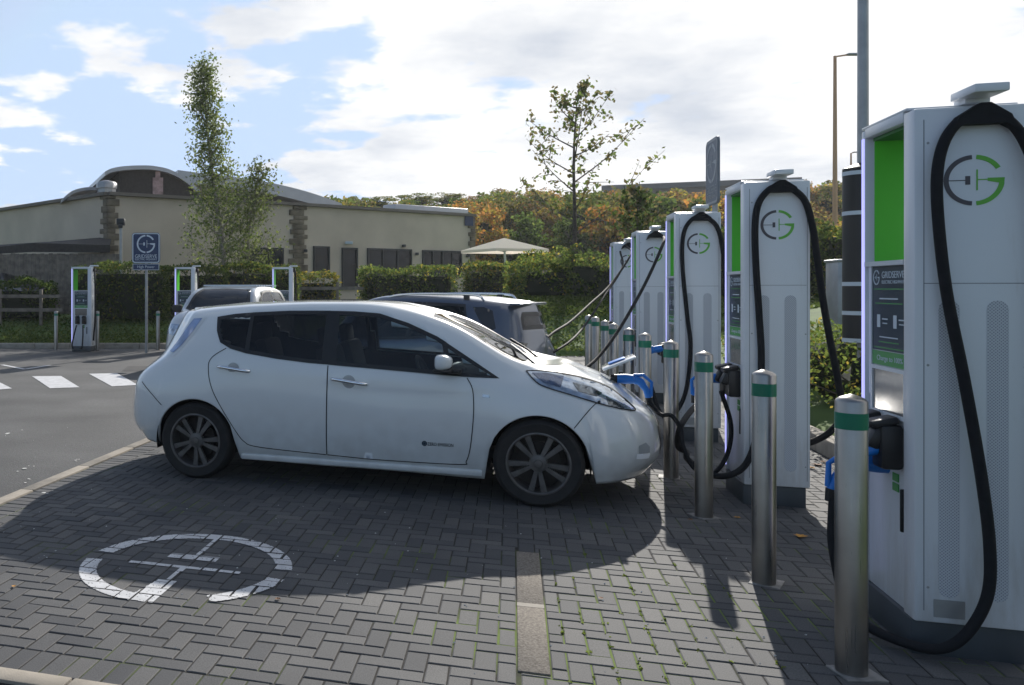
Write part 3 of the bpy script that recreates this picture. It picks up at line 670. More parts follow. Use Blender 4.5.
def body_grid(T, wb, ra, zc, nc=14, nr=7):
    rows = [crv(r, nc) for r in T]; NC = len(rows[0])
    cols = [spline([rows[r][c] for r in range(len(T))], nr) for c in range(NC)]   # cols[c][k]
    NK = len(cols[0]); k3 = 3*nr
    for c in range(NC):
        col = cols[c]; z0 = col[0].z; z3 = col[k3].z; x = col[k3//2].x
        zl = z0
        for xw in (0, wb):
            dx = abs(x-xw)
            if dx < ra: zl = max(zl, zc+math.sqrt(ra*ra-dx*dx))
        if zl > z0+1e-4 and abs(col[k3].y) > .5:
            for k in range(k3+1):
                f = k/k3; z = zl+(z3-zl)*f
                # y on the original curve at that height
                y = None
                for q in range(k3):
                    if col[q].z <= z <= col[q+1].z:
                        t = (z-col[q].z)/max(1e-6, col[q+1].z-col[q].z); y = col[q].y+(col[q+1].y-col[q].y)*t; xx = col[q].x+(col[q+1].x-col[q].x)*t
                if y is None: y, xx = col[k3].y, col[k3].x
                cols[c][k] = Vector((x, y, z)) if f < .6 else Vector((x+(xx-x)*(f-.6)/.4, y, z))
    return cols
def patch(bvh, poly, view, off, res=.05, name='p', m=None, parent=None, mirror=False, th=0, hole=None):
    """a panel following the body: poly in the view's 2D, pushed on to the surface"""
    def fine(poly):
        o = []
        for i in range(len(poly)):
            a = Vector(poly[i]); b = Vector(poly[(i+1) % len(poly)]); n = max(1, int((b-a).length/(res*.7)))
            for k in range(n): o.append(a+(b-a)*k/n)
        return o
    bd = fine(poly); pts = [Vector(p) for p in bd]; edges = [(i, (i+1) % len(bd)) for i in range(len(bd))]
    faces = [list(range(len(bd)))]
    if hole:
        hb = fine(hole); k = len(pts); pts += hb; edges += [(k+i, k+(i+1) % len(hb)) for i in range(len(hb))]
    xs = [p.x for p in bd]; ys = [p.y for p in bd]
    x = min(xs)+res
    while x < max(xs):
        y = min(ys)+res
        while y < max(ys):
            if inpoly(x, y, bd) and (not hole or not inpoly(x, y, hb)): pts.append(Vector((x, y)))
            y += res
        x += res
    V, E, Fc, _, _, _ = delaunay_2d_cdt(pts, edges, [], 0, 1e-6)
    keep = []
    for f in Fc:
        c = sum((V[i] for i in f), Vector((0, 0)))/len(f)
        if inpoly(c.x, c.y, bd) and (not hole or not inpoly(c.x, c.y, hb)): keep.append(list(f))
    P = []
    for p in V:
        if view == 'side': o, d = Vector((p.x, -3, p.y)), Vector((0, 1, 0))
        elif view == 'top': o, d = Vector((p.x, p.y, 3)), Vector((0, 0, -1))
        elif view == 'front': o, d = Vector((6, p.x, p.y)), Vector((-1, 0, 0))
        else: o, d = Vector((-4, p.x, p.y)), Vector((1, 0, 0))
        loc, n, _, _ = bvh.ray_cast(o, d)
        if loc is None:
            loc, n, _, _ = bvh.find_nearest(o+d*2.2)
        if n.dot(d) > 0: n = -n
        P.append(loc+n*off)
    mb = MB()
    used = sorted({i for f in keep for i in f}); mp = {i: k for k, i in enumerate(used)}
    vs = [P[i] for i in used]; fs = [[mp[i] for i in f] for f in keep]
    par = parent if isinstance(parent, tuple) else (parent, parent)
    mb.add(vs, fs, 0, True); o = mb.build(name, m, par[0])
    if mirror:
        m2 = MB(); m2.add([Vector((v.x, -v.y, v.z)) for v in vs], [f[::-1] for f in fs], 0, True)
        return o, m2.build(name, m, par[1])
    return o
def ribbon(bvh, line, w, off, parent):
    for s_ in (1, -1):
        mb = MB(); ribbon1(bvh, line, w, off, mb, s_); mb.build('panel_gap', M['void'], parent)
def ribbon1(bvh, line, w, off, mb, side_):
    pts = spline([Vector((x, z, 0)) for x, z in line], 5) if len(line) > 2 else [Vector((*line[0], 0)).lerp(Vector((*line[1], 0)), i/10) for i in range(11)]
    L_, R_ = [], []
    for i, p in enumerate(pts):
        t = pts[min(i+1, len(pts)-1)]-pts[max(i-1, 0)]; n = Vector((-t.y, t.x, 0)).normalized()*w/2
        for q, lst in ((p+n, L_), (p-n, R_)):
            loc, nn, _, _ = bvh.ray_cast(Vector((q.x, -3, q.y)), Vector((0, 1, 0)))
            if loc is None: loc, nn, _, _ = bvh.find_nearest(Vector((q.x, -.85, q.y)))
            if nn.y > 0: nn = -nn
            lst.append(loc+nn*off)
    n = len(L_)
    for s in (side_,):
        vs = [Vector((v.x, v.y*s, v.z)) for v in L_+R_]
        mb.add(vs, [(i, i+1, n+i+1, n+i) for i in range(n-1)], 0, True)
def ell(cx, cy, rx, ry, n=18): return [(cx+rx*math.cos(2*PI*k/n), cy+ry*math.sin(2*PI*k/n)) for k in range(n)]
def make_wheel(r=.316, wid=.205, spokes=5, rimr=.222):
    b = MB(); mt = Matrix.Rotation(R(90), 4, 'X')     # axis along y; outer face at -y
    h = wid/2
    b.lathe([(rimr-.004, -h+.02), (rimr+.01, -h+.004), (r-.03, -h), (r-.012, -h+.012), (r, -h+.035), (r, h-.035), (r-.012, h-.012), (r-.03, h), (rimr, h-.01), (rimr-.004, h-.02)], 48, mt, cap=False)
    for k in range(3): pass
    w = b.build('wheel', M['tyre'])
    b = MB()
    b.lathe([(rimr+.004, h-.004), (rimr-.006, h-.001), (rimr-.014, h-.008), (rimr-.016, h-.03), (rimr-.03, -h+.03), (rimr-.004, -h+.02)], 48, mt, cap=False)
    for k in range(spokes):
        for s in (-1, 1):
            a = 2*PI*k/spokes+s*.215+PI/2
            for z0, z1, w0, w1 in ((.052, h-.028, .015, .021),):
                p = [(.045, -w0*.8), (rimr-.012, -w1), (rimr-.012, w1), (.045, w0*.8)]
                b.prism(p, z1-.028, z1, mt @ Matrix.Rotation(a, 4, 'Z'))
    b.lathe([(.0, h-.018), (.03, h-.018), (.06, h-.026), (.066, h-.05)], 24, mt, cap=False)
    rm = b.build('rim', M['rim'], w)
    b = MB(); b.lathe([(.0, -.01), (.15, -.01), (.15, .012), (.0, .012)], 32, mt, cap=False); b.lathe([(0, -.03), (rimr-.03, -.03), (rimr-.03, -.02), (0, -.02)], 24, mt, cap=False)
    b.build('brake_disc', M['disc'], w)
    b = MB(); b.lathe([(0, h-.012), (.026, h-.013), (.03, h-.018)], 24, mt, cap=False); b.build('hub_cap', M['rim'], w)
    return w
def make_car(name, T, paintm, wb, o_root, label, cat, win, windscreen, rearwin, rwheel=.316, ra=.352, track=.775, lite=False, group=None, drop=None, glass_side='glass_clear', ws_mat='glass_clear', rw_mat='glass_tint'):
    root = empty(name, label=label, cat=cat, group=group)
    nc = 14 if not lite else 8
    zc = rwheel-.005
    cols = body_grid(T, wb, ra, zc, nc, 7 if not lite else 5)
    NC = len(cols); NK = len(cols[0])
    vs = [v for c in cols for v in c]; fs = [(c*NK+k, c*NK+k+1, (c+1)*NK+k+1, (c+1)*NK+k) for c in range(NC-1) for k in range(NK-1)]
    full = [Vector(v) for v in vs]; fv = full+[Vector((v.x, -v.y, v.z)) for v in full]; n = len(full)
    ff = fs+[tuple(i+n for i in f[::-1]) for f in fs]
    bvh = BVHTree.FromPolygons(fv, ff)
    def inset(poly, d):
        c = sum((Vector(p) for p in poly), Vector((0, 0)))/len(poly)
        return [tuple(Vector(p)+(c-Vector(p)).normalized()*d) for p in poly]
    # true inset by edge offset
    def shrink(poly, d):
        n_ = len(poly); out = []
        area = sum(poly[i][0]*poly[(i+1) % n_][1]-poly[(i+1) % n_][0]*poly[i][1] for i in range(n_)); s = 1 if area > 0 else -1
        for i in range(n_):
            a, b, c = Vector(poly[i-1]), Vector(poly[i]), Vector(poly[(i+1) % n_])
            e1 = (b-a).normalized(); e2 = (c-b).normalized(); n1 = Vector((-e1.y, e1.x))*s; n2 = Vector((-e2.y, e2.x))*s
            m_ = (n1+n2); m_ = m_.normalized() if m_.length > .1 else n1
            out.append(tuple(b+m_*d/max(.45, m_.dot(n1))))
        return out
    glassp = [shrink(w, .028) for w in win]
    ws_in = shrink(windscreen, .04); rw_in = shrink(rearwin, .04)
    drop_ = [shrink(w, .010) for w in win]
    keepf = []
    for f in ff:
        c = sum((fv[i] for i in f), Vector())/4
        side = abs(c.y) > .45
        if side and any(inpoly(c.x, c.z, p) for p in glassp): continue
        if c.x > 1.5 and inpoly(c.x, c.y, ws_in) and c.z > .95: continue
        if c.x < .3 and inpoly(c.y, c.z, rw_in) and abs(c.y) < .6: continue
        keepf.append(f)
    mb = MB(); mb.add(fv, keepf, 0, True)
    bo = mb.build('body', [paintm, M['void']], root)
    bmx = bmesh.new(); bmx.from_mesh(bo.data); bmesh.ops.remove_doubles(bmx, verts=bmx.verts, dist=.0008); bmesh.ops.recalc_face_normals(bmx, faces=bmx.faces); bmx.to_mesh(bo.data); bmx.free()
    for p in bo.data.polygons: p.use_smooth = True
    sl = bo.modifiers.new('s', 'SOLIDIFY'); sl.thickness = .022; sl.offset = -1; sl.material_offset = 1; sl.material_offset_rim = 0
    # glazing
    for i, (w, g) in enumerate(zip(win, glassp)):
        fr = patch(bvh, w, 'side', .003, .04, 'window_surround', M['black_plastic'], root, True, hole=shrink(w, .030))
        gl = patch(bvh, shrink(w, .012), 'side', .0012, .06, 'side_window', M[glass_side] if (i == 0 or lite) else M['glass_tint'], fr, True)
    fr = patch(bvh, windscreen, 'top', .003, .06, 'windscreen_surround', M['black_plastic'], root, False, hole=shrink(windscreen, .05)); patch(bvh, shrink(windscreen, .015), 'top', .0015, .08, 'windscreen', M[ws_mat], fr)
    fr = patch(bvh, rearwin, 'rear', .003, .06, 'rear_window_surround', M['black_plastic'], root, False, hole=shrink(rearwin, .05)); patch(bvh, shrink(rearwin, .015), 'rear', .0015, .08, 'rear_window', M[rw_mat], fr)
    # underside, wheel housings
    b = MB(); b.box((wb/2, 0, .26), (wb-.8, 1.5, .10)); b.box((wb/2, 0, .27), (wb+1.1, .95, .10))
    for xw in (0, wb):
        for s in (-1, 1):
            seg = 20; P = []
            for k in range(seg+1):
                a = R(-12)+R(204)*k/seg
                P.append(((xw+(ra+.006)*math.cos(a), zc+(ra+.006)*math.sin(a))))
            vs2 = [(x, s*.862, z) for x, z in P]+[(x, s*.5, z) for x, z in P]
            b.add(vs2, [(i, i+1, seg+2+i, seg+1+i) for i in range(seg)], 0, True)
            b.add([(x, s*.5, z) for x, z in P], [tuple(range(seg+1))])
    b.build('underbody', M['void'], root)
    w0 = make_wheel(rwheel); w0.parent = root; first = True
    for xw in (0, wb):
        for s in (-1, 1):
            w = w0 if first else copy_tree(w0, root); first = False
            w.location = (xw, s*track, rwheel); w.rotation_euler = (0, R(23 if xw else 10)+s, PI if s > 0 else 0)
            w.rotation_mode = 'ZYX' if False else 'XYZ'
    return root, bvh
def interior(root, wb, mir=1):
    for (x, y) in ((1.35, -.36), (1.35, .36), (.55, -.36), (.55, .36)):
        b = MB(); b.box((x, y, .52), (.5, .5, .16), bev=.05); b.box((x-.28, y, .82), (.14, .48, .58), bev=.05, mtx=Matrix.Rotation(R(-14), 4, 'Y'))
        b.box((x-.37, y, 1.17), (.09, .26, .17), bev=.035, mtx=Matrix.Rotation(R(-8), 4, 'Y')); b.build('seat', M['seat'], root)
    b = MB(); b.box((2.15, 0, .80), (.5, 1.40, .22), bev=.06); b.box((2.02, -.36, .90), (.2, .4, .1), bev=.04); b.build('dashboard', M['dash'], root)
    b = MB(); mt = Matrix.Translation((1.82, -.36, .86)) @ Matrix.Rotation(R(65), 4, 'Y')
    ring = [mt @ Vector((.18*math.cos(a), .18*math.sin(a), 0)) for a in [2*PI*k/24 for k in range(25)]]
    b.tube(ring, .014, 8); b.tube([mt @ Vector((-.18, 0, 0)), mt @ Vector((.18, 0, 0))], .015, 8); b.build('steering_wheel', M['dash'], root)
    b = MB(); b.box((1.0, 0, .34), (2.9, 1.5, .05)); b.build('floor_pan', M['seat'], root)

WIN_F = [(1.10, 1.395), (1.30, 1.392), (1.50, 1.378), (1.73, 1.308), (1.957, 1.21), (2.18, 1.07), (2.42, .915), (2.18, .92), (1.90, .935), (1.52, .957), (1.13, .978)]
WIN_R = [(.12, 1.335), (.28, 1.362), (.45, 1.376), (.75, 1.392), (1.10, 1.396), (1.13, .979), (.96, .988), (.70, 1.012), (.44, 1.048), (.30, 1.082), (.20, 1.13), (.15, 1.22)]
WS = [(1.84, -.49), (1.78, 0), (1.84, .49), (1.90, .56), (2.44, .665), (2.55, .62), (2.63, .40), (2.66, 0), (2.63, -.40), (2.55, -.62), (2.44, -.665), (1.90, -.56)]
RW = [(-.42, 1.07), (-.38, 1.24), (-.30, 1.31), (.30, 1.31), (.38, 1.24), (.42, 1.07)]
car, bvh = make_car('electric_hatchback', LEAF, M['car_white'], 2.69, None, 'white electric hatchback parked nose to the chargers with its charge flap open', 'car', [WIN_F, WIN_R], WS, RW)
interior(car, 2.69)
# doors
DR = [(.262, 1.085), (.17, 1.03), (.125, .98), (.118, .92), (.135, .82), (.18, .71), (.28, .545), (.39, .385), (.44, .335), (.50, .308), (.70, .292), (1.115, .276), (1.125, .972), (.96, .980), (.70, 1.004), (.44, 1.040)]
DF = [(1.135, .970), (1.128, .276), (1.54, .264), (2.13, .272), (2.185, .30), (2.215, .40), (2.235, .58), (2.240, .72), (2.228, .84), (2.190, .912), (1.90, .927), (1.52, .949)]
dr = patch(bvh, DR, 'side', .002, .06, 'rear_door', M['car_white'], car, True)
df = patch(bvh, DF, 'side', .002, .06, 'front_door', M['car_white'], car, True)
ribbon(bvh, DR[:12], .0065, .0035, car); ribbon(bvh, [(1.122, .276), (1.126, .62), (1.130, .972)], .007, .0035, car); ribbon(bvh, DF[1:10], .0065, .0035, car)
ribbon(bvh, [(3.10, .78), (3.02, .70), (2.93, .585)], .006, .003, car)
ribbon(bvh, [(-.52, .78), (-.42, .70), (-.30, .60)], .006, .003, car)
# black window division bars
for nm, x0, x1, za, zb in (('door_pillar', 1.075, 1.185, 1.395, .975), ('window_bar', .425, .455, 1.375, 1.048)):
    patch(bvh, [(x0, za-.004), (x1, za-.004), (x1+.01, zb+.003), (x0, zb+.006)], 'side', .0045, .05, nm, M['black_plastic'], car, True)
patch(bvh, [(1.99, 1.19), (2.03, 1.165), (2.09, .93), (2.04, .932)], 'side', .0048, .04, 'window_bar', M['black_plastic'], car, True)
# handles
for x0, z0, ang in ((.22, .925, 5), (1.18, .858, 5.5)):
    for s in (-1, 1):
        loc, nn, _, _ = bvh.ray_cast(Vector((x0+.12, -3, z0)), Vector((0, 1, 0)))
        b = MB(); y = s*(abs(loc.y)+.028)
        b.tube(spline([(x0-.015, s*(abs(loc.y)+.003), z0+.012), (x0+.02, y, z0+.012), (x0+.12, y+.006*s, z0), (x0+.225, y, z0-.014), (x0+.26, s*(abs(loc.y)+.003), z0-.018)], 6), .0145, 10)
        h = b.build('door_handle', M['chrome'], (dr if z0 > .9 else df)[0 if s < 0 else 1])
        b = MB(); b.lathe([(.0, -.001), (.038, -.0005), (.052, .0012)], 24, Matrix.Translation((x0+.12, s*(abs(loc.y)+.004), z0-.004)) @ Matrix.Rotation(R(90)*s, 4, 'X'), cap=False); b.build('handle_recess', M['car_white_shade'], (dr if z0 > .9 else df)[0 if s < 0 else 1])
# headlights, tail lights
HL = [(2.60, .968), (2.72, .965), (2.86, .945), (3.02, .905), (3.17, .845), (3.28, .765), (3.345, .70), (3.29, .705), (3.12, .748), (2.90, .815), (2.70, .878)]
hl = patch(bvh, HL, 'side', .006, .03, 'headlight', M['lamp_lens'], car, True)
hlt = hl
patch(bvh, [(2.64, .955), (2.74, .952), (2.86, .93), (2.84, .86), (2.72, .895)], 'side', .0085, .03, 'blue_reflector', M['lamp_blue'], hl, True)
patch(bvh, [(2.92, .893), (3.05, .858), (3.12, .818), (3.08, .80), (2.96, .835)], 'side', .0085, .03, 'lamp_bowl', M['lamp_bowl'], hl, True); patch(bvh, [(3.14, .80), (3.22, .755), (3.27, .715), (3.16, .745)], 'side', .0085, .03, 'lamp_bowl', M['lamp_bowl'], hl, True)
ribbon(bvh, HL[5:]+HL[:1], .007, .007, car); ribbon(bvh, HL[:6], .006, .007, car)
patch(bvh, [(-.125, 1.325), (.015, 1.335), (-.05, 1.22), (-.14, 1.09), (-.225, 1.0), (-.335, 1.02), (-.23, 1.17)], 'side', .004, .03, 'tail_light', M['car_white'], car, True)
patch(bvh, [(-.105, 1.315), (-.02, 1.32), (-.085, 1.20), (-.16, 1.10), (-.235, 1.03), (-.29, 1.04), (-.19, 1.18)], 'side', .008, .03, 'tail_lens', M['tail_lens'], car, True)
patch(bvh, [(3.36, .46), (3.41, .475), (3.44, .44), (3.44, .40), (3.36, .405)], 'side', .003, .015, 'fog_lamp_recess', M['car_white_shade'], car, True)
patch(bvh, [(3.345, .405), (3.44, .395), (3.43, .36), (3.34, .37)], 'side', .006, .015, 'fog_lamp_lip', M['white_paint'], car, True)
patch(bvh, [(2.30, .80), (2.35, .795), (2.352, .775), (2.302, .777)], 'side', .004, .02, 'side_repeater', M['lamp_lens'], car, True)
patch(bvh, [(-.35, .55), (-.35, .35), (.35, .35), (.35, .55)], 'front', .004, .05, 'lower_grille', M['black_plastic'], car)
# writing on the door
loc, nn, _, _ = bvh.ray_cast(Vector((1.98, -3, .415)), Vector((0, 1, 0)))
mt = Matrix.Translation((2.00, loc.y-.004, .412)) @ Matrix.Rotation(R(90), 4, 'X')
text_mesh('ZERO EMISSION', .034, mt, 'door_lettering', M['void'], df[0], .0008, .19)
b = MB(); logo(b, [arc(0, 359, .55, 1.0), arc(0, 359, 0.02, .5)], Matrix.Translation((1.882, loc.y-.004, .415)) @ Matrix.Rotation(R(90), 4, 'X'), .02); b.build('door_emblem', M['navy'], df[0])
# mirrors
for s in (-1, 1):
    b = MB(); y = s*.965
    bm = bmesh.new(); bmesh.ops.create_uvsphere(bm, u_segments=28, v_segments=18, radius=1)
    for v in bm.verts:
        c_ = [math.copysign(abs(q)**.55, q) for q in v.co]
        tp = 1-.28*(c_[0] > 0)*c_[0]
        v.co = Vector((c_[0]*.062, c_[1]*.098*tp, c_[2]*.058*tp))
    bm.transform(Matrix.Translation((2.035, y, 1.035))); b.bm(bm, 0, True)
    mr_ = b.build('wing_mirror', M['car_white'], car)
    b = MB(); b.box((2.03, y-.01*s, .975), (.13, .17, .022), bev=.008); b.box((2.10, s*.86, .962), (.10, .10, .03), bev=.008); b.build('mirror_base', M['black_plastic'], mr_)
# wipers, charge lid and plug, sill trim, aerial
b = MB(); b.tube([(2.67, -.45, .985), (2.60, -.30, 1.03), (2.52, -.10, 1.075), (2.44, .22, 1.10)], .010, 6); b.build('wiper', M['black_plastic'], car)
b = MB(); b.tube([(2.67, .25, .985), (2.57, .40, 1.05), (2.42, .54, 1.13)], .010, 6); b.build('wiper', M['black_plastic'], car)
b = MB(); b.box((2.66, 0, .992), (.07, 1.1, .012), bev=.004); b.build('cowl', M['black_plastic'], car)
b = MB(); b.box((3.27, .03, .99), (.26, .30, .02), bev=.008, mtx=Matrix.Rotation(R(-24), 4, 'Y')); lid = b.build('charge_flap', M['car_white'], car)
b = MB(); b.box((3.255, .03, 1.004), (.13, .14, .008), bev=.003, mtx=Matrix.Rotation(R(-24), 4, 'Y')); b.build('flap_badge', M['blue'], lid)
g_ = gun(car, (3.36, .03, .86), R(0), R(90), 'charging_plug')
for s in (-1, 1): b = MB(); b.box((1.35, s*.84, .215), (1.9, .03, .05), bev=.01); b.build('sill_trim', M['car_white'], car)
r_, f_ = G(195, 479), G(538, 508)
dirv = Vector((f_[0]-r_[0], f_[1]-r_[1])).normalized(); ang = math.atan2(dirv.y, dirv.x)
car.rotation_euler = (0, 0, ang)
nrm = Vector((-dirv.y, dirv.x)); car.location = (r_[0]+nrm.x*.87, r_[1]+nrm.y*.87, 0)

# crossover shape used for the cars behind
def xform(T, f): return [[f(r, c, *p) for c, p in enumerate(row)] for r, row in enumerate(T)]
def suvf(r, c, x, y, z):
    if r >= 5: z = z+.07 if c <= 8 else z+.05; y *= 1.03
    if r == 4: z += .03
    if r >= 4 and c <= 3: x -= (.10, .12, .10, .08)[r-4] if c < 3 else .04
    if r in (5, 6, 7) and c <= 4: z += .0
    if c in (6, 7) and r >= 5: x += .08*(c-5)
    if c == 8 and r >= 5: x += .10; z += .02
    if r >= 3 and c >= 10: z += .05; x += .02
    return (x, y, z)
SUV = xform(LEAF, suvf)
WF2 = [(1.12, 1.455), (1.4, 1.455), (1.65, 1.435), (1.9, 1.35), (2.12, 1.23), (2.40, 1.0), (2.0, .985), (1.13, 1.01)]
WR2 = [(.26, 1.43), (.6, 1.445), (1.10, 1.455), (1.13, 1.01), (.6, 1.05), (.30, 1.10), (.14, 1.14)]
WR2b = [(-.16, 1.36), (-.02, 1.40), (.14, 1.40), (-.02, 1.22), (-.16, 1.13), (-.24, 1.16)]
WS2 = [(1.86, -.50), (1.82, 0), (1.86, .50), (2.5, .66), (2.62, .4), (2.66, 0), (2.62, -.4), (2.5, -.66)]
RW2 = [(-.46, 1.14), (-.43, 1.27), (-.36, 1.34), (.36, 1.34), (.43, 1.27), (.46, 1.14)]
c2, bv2 = make_car('crossover_car', SUV, M['car_grey'], 2.62, None, 'slate blue crossover with silver roof rails parked beyond the white hatchback', 'car', [WF2, WR2], WS2, RW2, rwheel=.33, ra=.37, lite=True, glass_side='glass_tint', rw_mat='pane')
for s in (-1, 1):
    b = MB(); pts = [(.0, s*.60, 1.47), (.12, s*.605, 1.535), (.6, s*.61, 1.55), (1.2, s*.61, 1.545), (1.55, s*.61, 1.515), (1.72, s*.61, 1.455)]
    b.tube(spline(pts, 6), .015, 8); b.build('roof_rail', M['chrome'], c2)
    b = MB(); b.box((.28, s*.60, 1.505), (.09, .04, .06), bev=.01); b.build('rail_foot', M['black_plastic'], c2)
patch(bv2, WR2b, 'side', .004, .04, 'quarter_glass', M['glass_dark'], c2, True)
tl = patch(bv2, [(-.60, .99), (-.46, 1.02), (-.30, 1.0), (-.32, .88), (-.42, .84), (-.60, .85)], 'side', .006, .04, 'tail_light', M['glass_dark'], c2, True)
patch(bv2, [(-.52, .96), (-.42, .97), (-.36, .94), (-.40, .89), (-.50, .89)], 'side', .009, .04, 'tail_lens', M['tail_red'], tl, True)
b = MB(); b.box((-.44, 0, 1.432), (.16, 1.08, .03), bev=.012); b.build('spoiler', M['car_grey'], c2)
interior(c2, 2.62)
a2 = R(145); c2.rotation_euler = (0, 0, a2); q = Vector((math.cos(a2), math.sin(a2), 0)); c2.location = Vector(((537-CX)*9.2/F, 9.2, 0))+q*.60+Vector((q.y, -q.x, 0))*.62; c2.scale = (.74, .95, .975)
# silver off-roader and dark car behind
c3, bv3 = make_car('offroad_car', SUV, M['car_silver'], 2.62, None, 'silver four by four with ribbed roof facing the road by the far chargers', 'car', [WF2, WR2], WS2, RW2, rwheel=.35, ra=.39, lite=True, ws_mat='pane')
for k in range(9): b = MB(); b.box((.05+k*.2, 0, 1.552), (.05, 1.14, .03), bev=.01); b.build('roof_rib', M['sign_white'], c3)
patch(bv3, [(-.8, .86), (-.78, .66), (-.5, .64), (-.48, .84)], 'front', .006, .05, 'headlight', M['lamp_lens'], c3); patch(bv3, [(.8, .86), (.78, .66), (.5, .64), (.48, .84)], 'front', .006, .05, 'headlight', M['lamp_lens'], c3)
patch(bv3, [(-.44, .84), (-.44, .6), (.44, .6), (.44, .84)], 'front', .006, .05, 'grille', M['black_plastic'], c3)
patch(bv3, [(2.72, -.5), (2.72, .5), (3.16, .42), (3.16, -.42)], 'top', .006, .06, 'bonnet_panel', M['car_dark'], c3)
for s in (-1, 1): b = MB(); b.box((2.05, s*1.0, 1.10), (.12, .2, .15), bev=.03); b.build('wing_mirror', M['black_plastic'], c3)
interior(c3, 2.62)
dv = Vector((-.276, -.96)).normalized(); c3.scale = (1, 1.02, 1.05)
X, Y = (222-CX)*17.2/F, 17.2
c3.rotation_euler = (0, 0, math.atan2(dv.y, dv.x)); c3.location = (X-dv.x*2.2, Y-dv.y*2.2, 0)
c4, bv4 = make_car('parked_car', LEAF, M['car_dark'], 2.69, None, 'dark parked car half hidden by shrubs at the far left edge', 'car', [WF2[:0] or WIN_F], WS, RW, lite=True)
c4.rotation_euler = (0, 0, R(-62)); c4.location = (-8.6, 30.2, hgt(-8, 28)-.02)

# ---------------------------------------------------------------- signs, posts, cabinet
def gsign(root, w, h, z0, thick=.05, bm_=None, wm_=None):
    bm_ = bm_ or M['navy_sign']; wm_ = wm_ or M['sign_white']
    b = MB()
    def rr(w, h, r, n=6):
        P = []
        for cx, cy, a0 in ((w/2-r, h/2-r, 0), (-w/2+r, h/2-r, 90), (-w/2+r, -h/2+r, 180), (w/2-r, -h/2+r, 270)):
            P += [(cx+r*math.cos(R(a0+90*k/n)), cy+r*math.sin(R(a0+90*k/n))) for k in range(n+1)]
        return P
    zc = z0+h/2
    mx = Matrix.Translation((0, 0, zc)) @ Matrix.Rotation(R(90), 4, 'X')
    b.prism(rr(w, h, .07), -thick, thick*.2, mx); bd = b.build('sign_board', bm_, root)
    b = MB(); P = rr(w*.97, h*.97, .06); Q = rr(w*.90, h*.91, .045); n = len(P)
    vs = [(x, y, thick*.2+.003) for x, y in P]+[(x, y, thick*.2+.003) for x, y in Q]
    b.add([tuple(mx @ Vector(v)) for v in vs], [(i, (i+1) % n, n+(i+1) % n, n+i) for i in range(n)]); b.build('sign_border', wm_, bd)
    b = MB(); logo(b, LOGO_L+LOGO_R, mx @ Matrix.Translation((0, h*.13, thick*.2)), h*.30, .004); b.build('sign_logo', wm_, bd)
    text_mesh('GRIDSERVE', .12, mx @ Matrix.Translation((0, -h*.275, thick*.2+.002)), 'lettering', wm_, bd, .001, w*.78)
    text_mesh('ELECTRIC HIGHWAY', .07, mx @ Matrix.Translation((0, -h*.375, thick*.2+.002)), 'lettering', wm_, bd, .001, w*.78)
    return zc
X, Y = G(146, 348.5)
Y = 20.6; X = (146-CX)*Y/F
t = empty('charging_sign', (X, Y, 0), 0, 'square blue G sign with High Power plate on a pole across the road', 'sign')
gsign(t, .68, .74, 2.18)
b = MB(); b.box((0, -.01, 2.09), (.64, .03, .15)); pl = b.build('lower_plate', M['navy_sign'], t)
b = MB()
for c, d in (((0, -.027, 2.16), (.64, .003, .012)), ((0, -.027, 2.02), (.64, .003, .012)), ((.314, -.027, 2.09), (.012, .003, .13)), ((-.314, -.027, 2.09), (.012, .003, .13))): b.box(c, d)
b.build('plate_border', M['sign_white'], pl)
text_mesh('High Power', .09, Matrix.Translation((0, -.027, 2.09)) @ Matrix.Rotation(R(90), 4, 'X'), 'lettering', M['sign_white'], pl, .001, .42)
b = MB(); b.lathe([(.035, 0), (.035, 2.85)], 16, Matrix.Translation((0, .09, 0))); b.build('pole', M['galv'], t)
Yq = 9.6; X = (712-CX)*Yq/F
t = empty('charging_sign', (X, Yq, 0), -PI/2-BA+R(1), 'glare-greyed G sign seen nearly edge on above the third near charger', 'sign')
gsign(t, .55, .74, 2.52, .02, mat('glare_grey_sign', (.16, .18, .21), .5), mat('glare_grey_lettering', (.34, .36, .38), .5)); b = MB(); b.lathe([(.03, 0), (.03, 3.2)], 16, Matrix.Translation((0, .03, 0))); b.build('pole', M['galv'], t)  # board and lettering paled to grey: glare put into their colours
# banded column by the near charger
Yc = 9.4; X = (863-CX)*Yc/F
t = empty('lighting_column', (X, Yc, hgt(X, Yc)), 0, 'thick grey lighting column with black and white banded sleeve behind the nearest charger', 'lamp post')
b = MB(); b.lathe([(.055, 0), (.055, 2.5), (.047, 7.5), (.04, 9.5)], 20); b.tube([(0, 0, 9.5), (.3, 0, 9.8), (1.2, 0, 9.9)], .035, 10); b.build('column', M['galv'], t)
b = MB(); z0 = .80; b.lathe([(.05, z0), (.19, z0), (.19, 2.72), (.05, 2.78)], 28, cap=False); sl = b.build('sleeve', M['black_plastic'], t)
for z in (.82, 1.12, 1.44, 2.22, 2.66):
    b = MB(); b.lathe([(.193, z-.022), (.193, z+.022)], 28, cap=False); b.build('sleeve_band', M['sign_white'], sl)
